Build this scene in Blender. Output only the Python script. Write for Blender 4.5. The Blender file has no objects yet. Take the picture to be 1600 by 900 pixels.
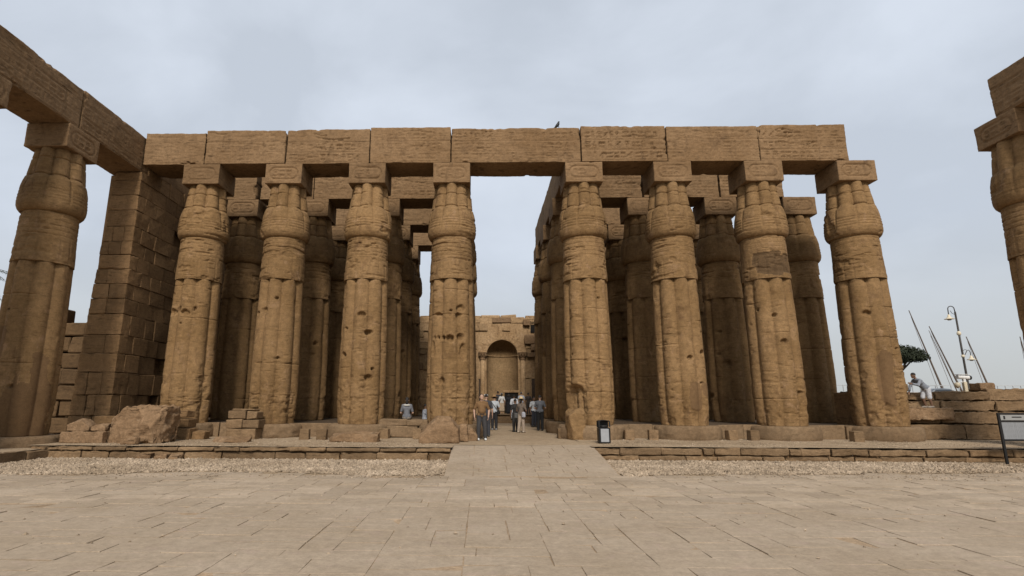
import bpy, bmesh, math, random
import numpy as np
from mathutils import Vector, Matrix

PI = math.pi
rad = math.radians
S = bpy.context.scene
COL = S.collection

# ------------------------------------------------------------------ camera
CAM_Z = 1.82
cd = bpy.data.cameras.new('camera')
cam = bpy.data.objects.new('camera', cd)
COL.objects.link(cam)
cd.sensor_fit = 'HORIZONTAL'
cd.sensor_width = 36.0
cd.lens = 36.0 * 855.546 / 1600.0
cd.shift_x = (800 - 730.33) / 1600.0
cd.clip_start = 0.1
cd.clip_end = 3000
_p, _y, _r = rad(11.8534), rad(-1.34738), rad(0.21303)
_rt = Vector((math.cos(_y), -math.sin(_y), 0))
_f0 = Vector((math.sin(_y), math.cos(_y), 0))
_fw = _f0 * math.cos(_p) + Vector((0, 0, 1)) * math.sin(_p)
_up = _f0 * -math.sin(_p) + Vector((0, 0, 1)) * math.cos(_p)
_R = _rt * math.cos(_r) + _up * math.sin(_r)
_U = _rt * -math.sin(_r) + _up * math.cos(_r)
M = Matrix(((_R.x, _U.x, -_fw.x, 0), (_R.y, _U.y, -_fw.y, 0), (_R.z, _U.z, -_fw.z, CAM_Z), (0, 0, 0, 1)))
cam.matrix_world = M
S.camera = cam
S.render.resolution_x = 1024
S.render.resolution_y = 576

# ------------------------------------------------------------------ sky, sun, exposure
SUN_EL, SUN_AZ = 40.0, 178.0      # azimuth: direction the light comes from, degrees clockwise from +Y
world = bpy.data.worlds.new('World')
S.world = world
world.use_nodes = True
nt = world.node_tree
nt.nodes.clear()
def wn(t, **k):
    n = nt.nodes.new(t)
    for a, b in k.items():
        setattr(n, a, b)
    return n
out = wn('ShaderNodeOutputWorld')
sky = wn('ShaderNodeTexSky', sky_type='NISHITA', sun_disc=False)
sky.sun_elevation = rad(SUN_EL)
sky.sun_rotation = rad(SUN_AZ)
sky.dust_density = 4.0
bg1 = wn('ShaderNodeBackground')
bg1.inputs['Strength'].default_value = 0.10
nt.links.new(sky.outputs[0], bg1.inputs[0])
tc = wn('ShaderNodeTexCoord')
mp = wn('ShaderNodeMapping')
mp.inputs['Scale'].default_value = (1.0, 1.0, 1.7)
nt.links.new(tc.outputs['Generated'], mp.inputs[0])
n1 = wn('ShaderNodeTexNoise')
n1.inputs['Scale'].default_value = 2.2
n1.inputs['Detail'].default_value = 7
n1.inputs['Roughness'].default_value = 0.5
n1.inputs['Distortion'].default_value = 0.4
nt.links.new(mp.outputs[0], n1.inputs[0])
cr = wn('ShaderNodeValToRGB')
e = cr.color_ramp.elements
e[0].position, e[0].color = 0.40, (0.61, 0.668, 0.755, 1)
e[1].position, e[1].color = 0.62, (0.76, 0.825, 0.925, 1)
nt.links.new(n1.outputs[0], cr.inputs[0])
sep = wn('ShaderNodeSeparateXYZ')
nt.links.new(tc.outputs['Generated'], sep.inputs[0])
mr = wn('ShaderNodeMapRange')
mr.inputs[1].default_value = 0.0
mr.inputs[2].default_value = 0.26
nt.links.new(sep.outputs[2], mr.inputs[0])
mx = wn('ShaderNodeMix', data_type='RGBA')
mx.inputs[6].default_value = (0.585, 0.605, 0.595, 1)      # hazy horizon
nt.links.new(mr.outputs[0], mx.inputs[0])
nt.links.new(cr.outputs[0], mx.inputs[7])
mr2 = wn('ShaderNodeMapRange')
mr2.inputs[1].default_value = 0.6
mr2.inputs[2].default_value = 1.0
mr2.inputs[3].default_value = 1.0
mr2.inputs[4].default_value = 0.75
nt.links.new(sep.outputs[2], mr2.inputs[0])
mz = wn('ShaderNodeVectorMath', operation='SCALE')
nt.links.new(mx.outputs[2], mz.inputs[0])
nt.links.new(mr2.outputs[0], mz.inputs['Scale'])
bg2 = wn('ShaderNodeBackground')
bg2.inputs['Strength'].default_value = 0.735
nt.links.new(mz.outputs[0], bg2.inputs[0])
ms = wn('ShaderNodeMixShader')
ms.inputs[0].default_value = 0.93
nt.links.new(bg1.outputs[0], ms.inputs[1])
nt.links.new(bg2.outputs[0], ms.inputs[2])
nt.links.new(ms.outputs[0], out.inputs[0])

sl = bpy.data.lights.new('sun', 'SUN')
sl.energy = 2.5
sl.angle = rad(13)
sl.color = (1.0, 0.95, 0.88)
sun = bpy.data.objects.new('sun', sl)
COL.objects.link(sun)
_sd = Vector((math.sin(rad(SUN_AZ)) * math.cos(rad(SUN_EL)), math.cos(rad(SUN_AZ)) * math.cos(rad(SUN_EL)), math.sin(rad(SUN_EL))))
sun.rotation_euler = _sd.to_track_quat('Z', 'Y').to_euler()
sun.location = (0, -10, 30)

S.view_settings.view_transform = 'Standard'
S.view_settings.look = 'None'
S.view_settings.exposure = 0.38
S.view_settings.gamma = 1.0
S.view_settings.use_curve_mapping = False
S.cycles.max_bounces = 3
S.cycles.diffuse_bounces = 1

# ------------------------------------------------------------------ numpy noise
def _hash(ix, iy, iz, seed):
    h = (ix.astype(np.int64) * 374761393 + iy.astype(np.int64) * 668265263 + iz.astype(np.int64) * 2147483647 + seed * 974634777) & 0xffffffff
    h = ((h ^ (h >> 13)) * 1274126177) & 0xffffffff
    h = h ^ (h >> 16)
    return (h & 0xffff).astype(np.float64) / 32767.5 - 1.0

def vnoise(P, seed=0):
    P = np.asarray(P, float)
    F = np.floor(P)
    t = P - F
    t = t * t * (3 - 2 * t)
    I = F.astype(np.int64)
    r = 0
    for dx in (0, 1):
        wx = t[:, 0] if dx else 1 - t[:, 0]
        for dy in (0, 1):
            wy = t[:, 1] if dy else 1 - t[:, 1]
            for dz in (0, 1):
                wz = t[:, 2] if dz else 1 - t[:, 2]
                r = r + wx * wy * wz * _hash(I[:, 0] + dx, I[:, 1] + dy, I[:, 2] + dz, seed)
    return r

def fbm(P, sc=1.0, octv=3, seed=0):
    P = np.asarray(P, float) * np.asarray(sc)
    a, s, tot = 1.0, 0, 0
    for o in range(octv):
        s = s + a * vnoise(P * 2 ** o + o * 17.3, seed + o)
        tot += a
        a *= 0.5
    return s / tot

def sstep(a, b, x):
    t = np.clip((x - a) / (b - a), 0, 1)
    return t * t * (3 - 2 * t)

# ------------------------------------------------------------------ mesh helpers
def mesh_np(name, V, Q, smooth=True, mats=(), midx=None):
    """V (n,3), Q list/array of quads (or tris, same length)"""
    V = np.asarray(V, np.float32)
    Q = np.asarray(Q, np.int32)
    k = Q.shape[1]
    me = bpy.data.meshes.new(name)
    me.vertices.add(len(V))
    me.vertices.foreach_set('co', V.ravel())
    me.loops.add(Q.size)
    me.loops.foreach_set('vertex_index', Q.ravel())
    me.polygons.add(len(Q))
    me.polygons.foreach_set('loop_start', np.arange(0, Q.size, k, dtype=np.int32))
    me.polygons.foreach_set('use_smooth', np.full(len(Q), smooth, bool))
    for m in mats:
        me.materials.append(m)
    if midx is not None:
        me.polygons.foreach_set('material_index', np.asarray(midx, np.int32))
    me.update(calc_edges=True)
    me.validate()
    return me

def mesh_pd(name, V, Fc, mats=(), smooth=False):
    me = bpy.data.meshes.new(name)
    me.from_pydata([tuple(v) for v in V], [], [tuple(f) for f in Fc])
    for m in mats:
        me.materials.append(m)
    if smooth:
        me.polygons.foreach_set('use_smooth', [True] * len(me.polygons))
    me.update()
    return me

def ob(name, me, parent=None, loc=(0, 0, 0), rot=(0, 0, 0)):
    o = bpy.data.objects.new(name, me)
    COL.objects.link(o)
    o.location = loc
    o.rotation_euler = rot
    if parent is not None:
        o.parent = parent
    return o

def tag(o, label=None, cat=None, group=None, kind=None):
    if label: o['label'] = label
    if cat:
        o['category'] = cat
        o['kind'] = 'thing'
    if group: o['group'] = group
    if kind: o['kind'] = kind
    return o

def thing(name, label, cat, loc=(0, 0, 0), rz=0, group=None):
    return tag(ob(name, None, None, loc, (0, 0, rz)), label, cat, group)

def lattice_box(xs, ys, zs):
    nx, ny, nz = len(xs), len(ys), len(zs)
    idx = -np.ones((nx, ny, nz), np.int64)
    surf = np.zeros((nx, ny, nz), bool)
    surf[0] = surf[-1] = True
    surf[:, 0] = surf[:, -1] = True
    surf[:, :, 0] = surf[:, :, -1] = True
    I = np.argwhere(surf)
    idx[I[:, 0], I[:, 1], I[:, 2]] = np.arange(len(I))
    V = np.stack([np.asarray(xs)[I[:, 0]], np.asarray(ys)[I[:, 1]], np.asarray(zs)[I[:, 2]]], 1)
    Q = []
    def add(a, flip):
        q = np.stack([a[:-1, :-1], a[1:, :-1], a[1:, 1:], a[:-1, 1:]], -1).reshape(-1, 4)
        Q.append(q[:, ::-1] if flip else q)
    add(idx[0], True); add(idx[-1], False)
    add(idx[:, 0], False); add(idx[:, -1], True)
    add(idx[:, :, 0], True); add(idx[:, :, -1], False)
    return V, np.concatenate(Q)

def axis_pts(L, step, edge=0.03):
    """lattice along a side of length L centred on 0, finer next to the edges"""
    n = max(2, int(round(L / step)))
    a = np.linspace(-L / 2, L / 2, n + 1)
    ex = [-L / 2 + edge * k for k in (1, 2.2)] + [L / 2 - edge * k for k in (1, 2.2)]
    a = np.concatenate([a, ex])
    a = np.sort(a)
    keep = [a[0]]
    for v in a[1:]:
        if v - keep[-1] > edge * 0.55:
            keep.append(v)
    keep[-1] = L / 2
    return np.array(keep)

def weather_box(V, dims, seed, r0=0.02, r1=0.10, rough=0.015, chip=0.12, strata=0.0, world=(0, 0, 0), chipw=1.0):
    """rounded, chipped and uneven box surface"""
    h = np.array(dims) / 2
    W = V + np.array(world)
    n = fbm(W, 1.3, 3, seed)
    n2 = fbm(W, 3.5, 2, seed + 5)
    R = r0 + (r1 - r0) * sstep(-0.25, 0.6, n) + chip * sstep(0.32 / chipw, 0.62, n * 0.6 + n2 * 0.5)
    R = np.minimum(R, 0.45 * h.min())[:, None]
    q = np.clip(V, -(h - R), h - R)
    d = V - q
    L = np.linalg.norm(d, axis=1, keepdims=True)
    P = np.where(L > 1e-6, q + d / np.maximum(L, 1e-6) * R, V)
    # direction inwards
    g = V / h
    mxv = np.abs(g).max(1, keepdims=True)
    nv = np.where(np.abs(g) > mxv - 1e-3, np.sign(g), 0)
    nv = nv / np.maximum(np.linalg.norm(nv, axis=1, keepdims=True), 1e-6)
    dd = rough * (fbm(W, 2.5, 3, seed + 9) - 0.3) + rough * 0.6 * fbm(W, 9, 2, seed + 11)
    if strata:
        s = fbm(W, (0.7, 0.7, 8.0), 3, seed + 21)
        dd = dd - strata * sstep(0.28, 0.5, s)
    return P + nv * dd[:, None]

_CB = None
def _cbox_topo():
    """topology of the chamfered box: 24 vertices, vertex id by (corner, axis)"""
    vid = {}
    sg = []
    for sx in (-1, 1):
        for sy in (-1, 1):
            for sz in (-1, 1):
                for a in range(3):
                    vid[(sx, sy, sz, a)] = len(sg)
                    sg.append((sx, sy, sz, a))
    F = []
    for a in range(3):
        b, c = (a + 1) % 3, (a + 2) % 3
        for s in (-1, 1):
            ring = []
            for (u, v) in ((-1, -1), (1, -1), (1, 1), (-1, 1)):
                k = [0, 0, 0]; k[a] = s; k[b] = u; k[c] = v
                ring.append(vid[(k[0], k[1], k[2], a)])
            F.append(ring if s > 0 else ring[::-1])
    for a in range(3):          # edges along axis a
        b, c = (a + 1) % 3, (a + 2) % 3
        for u in (-1, 1):
            for v in (-1, 1):
                def key(s, ax):
                    k = [0, 0, 0]; k[a] = s; k[b] = u; k[c] = v
                    return vid[(k[0], k[1], k[2], ax)]
                q = [key(-1, b), key(1, b), key(1, c), key(-1, c)]
                F.append(q if u * v < 0 else q[::-1])
    for sx in (-1, 1):
        for sy in (-1, 1):
            for sz in (-1, 1):
                t = [vid[(sx, sy, sz, 0)], vid[(sx, sy, sz, 1)], vid[(sx, sy, sz, 2)]]
                F.append(t if sx * sy * sz > 0 else t[::-1])
    return np.array(sg), F
_CBV, _CBF = _cbox_topo()

def cbox(dx, dy, dz, bev, jit=0.0, rng=None):
    """chamfered box centred on 0: 24 vertices, 44 triangles"""
    h = np.array([dx, dy, dz]) / 2
    V = _CBV[:, :3] * h
    for i, (sx, sy, sz, a) in enumerate(_CBV):
        for b in range(3):
            if b != a:
                V[i, b] -= _CBV[i, b] * bev
    if jit and rng is not None:
        # one offset for each corner keeps the three corner vertices together
        J = {}
        for i, (sx, sy, sz, a) in enumerate(_CBV):
            k = (sx, sy, sz)
            if k not in J:
                J[k] = np.array([rng.uniform(-1, 1) for _ in range(3)]) * jit
            V[i] += J[k] + np.array([rng.uniform(-1, 1) for _ in range(3)]) * jit * 0.3
    return V, _CBF

class MB:
    """collects shapes, builds one mesh object"""
    def __init__(self):
        self.V, self.F, self.n = [], [], 0
    def add(self, V, F, loc=(0, 0, 0), rz=0, m=None):
        V = np.asarray(V, float)
        if m is not None:
            V = V @ np.array(m)[:3, :3].T + np.array(m)[:3, 3]
        else:
            if rz:
                c, s = math.cos(rz), math.sin(rz)
                V = np.stack([V[:, 0] * c - V[:, 1] * s, V[:, 0] * s + V[:, 1] * c, V[:, 2]], 1)
            V = V + np.array(loc)
        self.V.append(V)
        self.F += [tuple(i + self.n for i in f) for f in F]
        self.n += len(V)
        return self
    def box(self, c, d, bev=0.01, rz=0, jit=0, rng=None):
        V, F = cbox(d[0], d[1], d[2], bev, jit, rng)
        return self.add(V, F, c, rz)
    def tube(self, pts, rs, seg=10, cap=True):
        pts = [Vector(p) for p in pts]
        if not hasattr(rs, '__len__'):
            rs = [rs] * len(pts)
        V, F = [], []
        ref = None
        for i, p in enumerate(pts):
            t = (pts[min(i + 1, len(pts) - 1)] - pts[max(i - 1, 0)]).normalized()
            if ref is None:
                ref = Vector((1, 0, 0)) if abs(t.x) < 0.9 else Vector((0, 1, 0))
            a = (ref - t * ref.dot(t)).normalized()
            ref = a
            b = t.cross(a)
            for k in range(seg):
                w = 2 * PI * k / seg
                V.append(p + (a * math.cos(w) + b * math.sin(w)) * rs[i])
        for i in range(len(pts) - 1):
            for k in range(seg):
                k2 = (k + 1) % seg
                F.append((i * seg + k, i * seg + k2, (i + 1) * seg + k2, (i + 1) * seg + k))
        if cap:
            F.append(tuple(range(seg))[::-1])
            F.append(tuple(range((len(pts) - 1) * seg, len(pts) * seg)))
        return self.add([tuple(v) for v in V], F)
    def lathe(self, prof, seg=20, c=(0, 0, 0)):
        V, F = [], []
        for r, z in prof:
            for k in range(seg):
                w = 2 * PI * k / seg
                V.append((r * math.cos(w), r * math.sin(w), z))
        for i in range(len(prof) - 1):
            for k in range(seg):
                k2 = (k + 1) % seg
                F.append((i * seg + k, i * seg + k2, (i + 1) * seg + k2, (i + 1) * seg + k))
        F.append(tuple(range(seg))[::-1])
        F.append(tuple(range((len(prof) - 1) * seg, len(prof) * seg)))
        return self.add(V, F, c)
    def build(self, name, mat, parent=None, loc=(0, 0, 0), rot=(0, 0, 0), smooth=False):
        me = mesh_pd(name, np.concatenate(self.V), self.F, (mat,) if mat else (), smooth)
        return ob(name, me, parent, loc, rot)

# ------------------------------------------------------------------ materials
def nodes(name):
    m = bpy.data.materials.new(name)
    m.use_nodes = True
    t = m.node_tree
    b = t.nodes['Principled BSDF']
    return m, t, b

def _noise(t, vec, scale, detail=4, rough=0.55, sc=(1, 1, 1), dist=0.0):
    mpn = t.nodes.new('ShaderNodeMapping')
    mpn.inputs['Scale'].default_value = sc
    t.links.new(vec, mpn.inputs[0])
    n = t.nodes.new('ShaderNodeTexNoise')
    n.inputs['Scale'].default_value = scale
    n.inputs['Detail'].default_value = detail
    n.inputs['Roughness'].default_value = rough
    n.inputs['Distortion'].default_value = dist
    t.links.new(mpn.outputs[0], n.inputs[0])
    return n.outputs[0]

def _ramp(t, v, p0, p1, c0=(0, 0, 0, 1), c1=(1, 1, 1, 1)):
    r = t.nodes.new('ShaderNodeValToRGB')
    r.color_ramp.elements[0].position = p0
    r.color_ramp.elements[1].position = p1
    r.color_ramp.elements[0].color = c0
    r.color_ramp.elements[1].color = c1
    t.links.new(v, r.inputs[0])
    return r.outputs[0]

def _mix(t, fac, a, b, mode='MIX'):
    n = t.nodes.new('ShaderNodeMix')
    n.data_type = 'RGBA'
    n.blend_type = mode
    for s, v in ((0, fac), (6, a), (7, b)):
        if hasattr(v, 'links') or hasattr(v, 'is_linked'):
            t.links.new(v, n.inputs[s])
        else:
            n.inputs[s].default_value = v if s == 0 else (tuple(v) + (1,))[:4]
    return n.outputs[2]

def _math(t, op, a, b):
    n = t.nodes.new('ShaderNodeMath')
    n.operation = op
    for s, v in ((0, a), (1, b)):
        if hasattr(v, 'is_linked'):
            t.links.new(v, n.inputs[s])
        else:
            n.inputs[s].default_value = v
    return n.outputs[0]

def stone_mat(name, ca, cb, stain, strata=0.5, fine=0.25, bump=0.5, rnd=0.12, stain_amt=0.6, pits=True, pale=None, island=0.0):
    """sandstone: two tones in large clouds, bedding streaks, stains, grain, relief"""
    m, t, b = nodes(name)
    geo = t.nodes.new('ShaderNodeNewGeometry')
    pos = geo.outputs['Position']
    big = _noise(t, pos, 0.55, 5, 0.6)
    col = _mix(t, _ramp(t, big, 0.36, 0.66), ca, cb)
    bed = _noise(t, pos, 1.0, 6, 0.65, (0.8, 0.8, 9.0), 0.6)
    col = _mix(t, _math(t, 'MULTIPLY', _ramp(t, bed, 0.50, 0.74), strata), col, tuple(x * 0.52 for x in ca))
    col = _mix(t, _math(t, 'MULTIPLY', _ramp(t, bed, 0.46, 0.28), strata * 0.55), col, tuple(min(1, x * 1.28) for x in cb))
    st = _noise(t, pos, 1.7, 7, 0.68, (1, 1, 0.55), 0.9)
    col = _mix(t, _math(t, 'MULTIPLY', _ramp(t, st, 0.55, 0.70), stain_amt), col, stain)
    if pale:
        pl = _noise(t, pos, 2.4, 6, 0.7, (1, 1, 0.8), 0.5)
        col = _mix(t, _math(t, 'MULTIPLY', _ramp(t, pl, 0.56, 0.70), 0.6), col, pale)
    if strata:
        ds = _noise(t, pos, 1.0, 3, 0.6, (2.4, 2.4, 15.0), 0.3)
        col = _mix(t, _math(t, 'MULTIPLY', _ramp(t, ds, 0.60, 0.67), min(.75, strata * 1.5)), col, tuple(x * 0.30 for x in ca))
    md_ = _noise(t, pos, 6.5, 5, 0.7)
    col = _mix(t, fine * 1.1, col, _ramp(t, md_, 0.30, 0.70, (0.25, 0.25, 0.25, 1), (0.9, 0.9, 0.9, 1)), 'OVERLAY')
    gr = _noise(t, pos, 22.0, 6, 0.75)
    col = _mix(t, fine, col, _ramp(t, gr, 0.30, 0.72, (0.22, 0.22, 0.22, 1), (1, 1, 1, 1)), 'OVERLAY')
    if rnd:
        oi = t.nodes.new('ShaderNodeObjectInfo')
        hs = t.nodes.new('ShaderNodeHueSaturation')
        v = _math(t, 'ADD', _math(t, 'MULTIPLY', oi.outputs['Random'], 2 * rnd), 1 - rnd)
        t.links.new(v, hs.inputs['Value'])
        t.links.new(col, hs.inputs['Color'])
        col = hs.outputs[0]
    if island:
        hs2 = t.nodes.new('ShaderNodeHueSaturation')
        v = _math(t, 'ADD', _math(t, 'MULTIPLY', geo.outputs['Random Per Island'], 2 * island), 1 - island)
        t.links.new(v, hs2.inputs['Value'])
        t.links.new(col, hs2.inputs['Color'])
        col = hs2.outputs[0]
    t.links.new(col, b.inputs['Base Color'])
    b.inputs['Roughness'].default_value = 0.93
    b.inputs['Specular IOR Level'].default_value = 0.15
    # relief
    f1 = _noise(t, pos, 7.0, 8, 0.72, (1, 1, 2.2), 0.3)
    hgt = _math(t, 'ADD', _math(t, 'MULTIPLY', f1, 0.9), _math(t, 'MULTIPLY', gr, 0.35))
    hgt = _math(t, 'SUBTRACT', hgt, _math(t, 'MULTIPLY', _ramp(t, bed, 0.56, 0.66), 0.45 * strata))
    if pits:
        vo = t.nodes.new('ShaderNodeTexVoronoi')
        vo.inputs['Scale'].default_value = 9.0
        t.links.new(pos, vo.inputs[0])
        hgt = _math(t, 'ADD', hgt, _math(t, 'MULTIPLY', _ramp(t, vo.outputs['Distance'], 0.03, 0.16), 0.25))
    bp = t.nodes.new('ShaderNodeBump')
    bp.inputs['Strength'].default_value = bump
    bp.inputs['Distance'].default_value = 0.05
    t.links.new(hgt, bp.inputs['Height'])
    t.links.new(bp.outputs[0], b.inputs['Normal'])
    return m

def plain(name, col, rough=0.7, metal=0.0, var=0.12, scale=30.0, bump=0.0, spec=0.3):
    m, t, b = nodes(name)
    tcn = t.nodes.new('ShaderNodeTexCoord')
    n = _noise(t, tcn.outputs['Object'], scale, 5, 0.6)
    c = _mix(t, _ramp(t, n, 0.3, 0.7), tuple(x * (1 - var) for x in col), tuple(min(1, x * (1 + var)) for x in col))
    t.links.new(c, b.inputs['Base Color'])
    b.inputs['Roughness'].default_value = rough
    b.inputs['Metallic'].default_value = metal
    b.inputs['Specular IOR Level'].default_value = spec
    if bump:
        bp = t.nodes.new('ShaderNodeBump')
        bp.inputs['Strength'].default_value = bump
        bp.inputs['Distance'].default_value = 0.02
        t.links.new(n, bp.inputs['Height'])
        t.links.new(bp.outputs[0], b.inputs['Normal'])
    return m

SAND_A, SAND_B = (0.153, 0.089, 0.037), (0.218, 0.132, 0.061)
M_col = stone_mat('sandstone_column', SAND_A, SAND_B, (0.085, 0.046, 0.023), 0.27, 0.30, 0.5, 0.11, 0.62, pale=(0.276, 0.172, 0.097))
M_beam = stone_mat('sandstone_beam', (0.152, 0.090, 0.043), (0.205, 0.128, 0.067), (0.081, 0.048, 0.025), 0.38, 0.26, 0.45, 0.09, 0.6)
M_wall = stone_mat('sandstone_wall', (0.148, 0.086, 0.039), (0.203, 0.121, 0.058), (0.069, 0.039, 0.020), 0.35, 0.30, 0.6, 0.16, 0.5)
M_cement = stone_mat('repair_mortar', (0.132, 0.077, 0.036), (0.165, 0.097, 0.047), (0.108, 0.062, 0.030), 0.05, 0.22, 0.2, 0.0, 0.3, pits=False)
M_dark = stone_mat('crust_and_shade', (0.076, 0.046, 0.023), (0.122, 0.074, 0.036), (0.050, 0.031, 0.017), 0.3, 0.3, 0.5, 0.0, 0.4)  # crust on a column band; also carries painted shade on the ruined wall
M_rock = stone_mat('broken_sandstone', (0.146, 0.086, 0.043), (0.219, 0.139, 0.078), (0.079, 0.046, 0.024), 0.3, 0.35, 0.8, 0.10, 0.5, pale=(0.280, 0.201, 0.127))
M_base = stone_mat('base_stone', (0.144, 0.091, 0.049), (0.195, 0.130, 0.074), (0.077, 0.049, 0.027), 0.2, 0.30, 0.5, 0.08, 0.5)
M_kerb = stone_mat('kerb_stone', (0.140, 0.087, 0.045), (0.201, 0.131, 0.072), (0.073, 0.044, 0.023), 0.3, 0.3, 0.7, 0.20, 0.5)
M_slab = stone_mat('paving_stone', (0.311, 0.237, 0.163), (0.362, 0.283, 0.204), (0.241, 0.182, 0.126), 0.0, 0.20, 0.25, 0.0, 0.35, pits=False, island=.11, pale=(0.350, 0.257, 0.199))
M_sand = stone_mat('sandy_ground', (0.268, 0.192, 0.119), (0.327, 0.242, 0.156), (0.193, 0.132, 0.082), 0.0, 0.35, 0.7, 0.0, 0.4)
M_joint = stone_mat('joint_sand', (0.242, 0.172, 0.108), (0.305, 0.221, 0.143), (0.161, 0.111, 0.067), 0.0, 0.3, 0.6, 0.0, 0.5)
M_dirt = stone_mat('joint_dirt', (0.246, 0.172, 0.105), (0.360, 0.254, 0.161), (0.170, 0.117, 0.072), 0.0, 0.3, 0.6, 0.0, 0.5)
M_gravel = stone_mat('gravel', (0.236, 0.176, 0.118), (0.338, 0.260, 0.183), (0.147, 0.101, 0.065), 0.0, 0.4, 0.4, 0.0, 0.6, island=.28)
M_plaster = stone_mat('old_plaster', (0.239, 0.147, 0.072), (0.331, 0.218, 0.118), (0.134, 0.078, 0.038), 0.15, 0.45, 0.9, 0.12, 0.85, pale=(0.352, 0.245, 0.154))
M_rear_shade = stone_mat('rear_wall_shade', (0.036, 0.025, 0.017), (0.064, 0.043, 0.027), (0.020, 0.014, 0.010), .3, .3, .6, .1, .5)  # interior shade of the hall put into the rear wall colour
M_floor_shade = stone_mat('hall_floor_shade', (0.064, 0.044, 0.027), (0.096, 0.066, 0.042), (0.045, 0.030, 0.019), 0, .35, .6, 0, .5)  # hall floor, darkened in colour to hold the shade between the columns
M_niche = stone_mat('niche_plaster', (0.184, 0.115, 0.056), (0.265, 0.175, 0.090), (0.102, 0.061, 0.031), 0.1, 0.4, 0.6, 0.05, 0.8)

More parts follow.
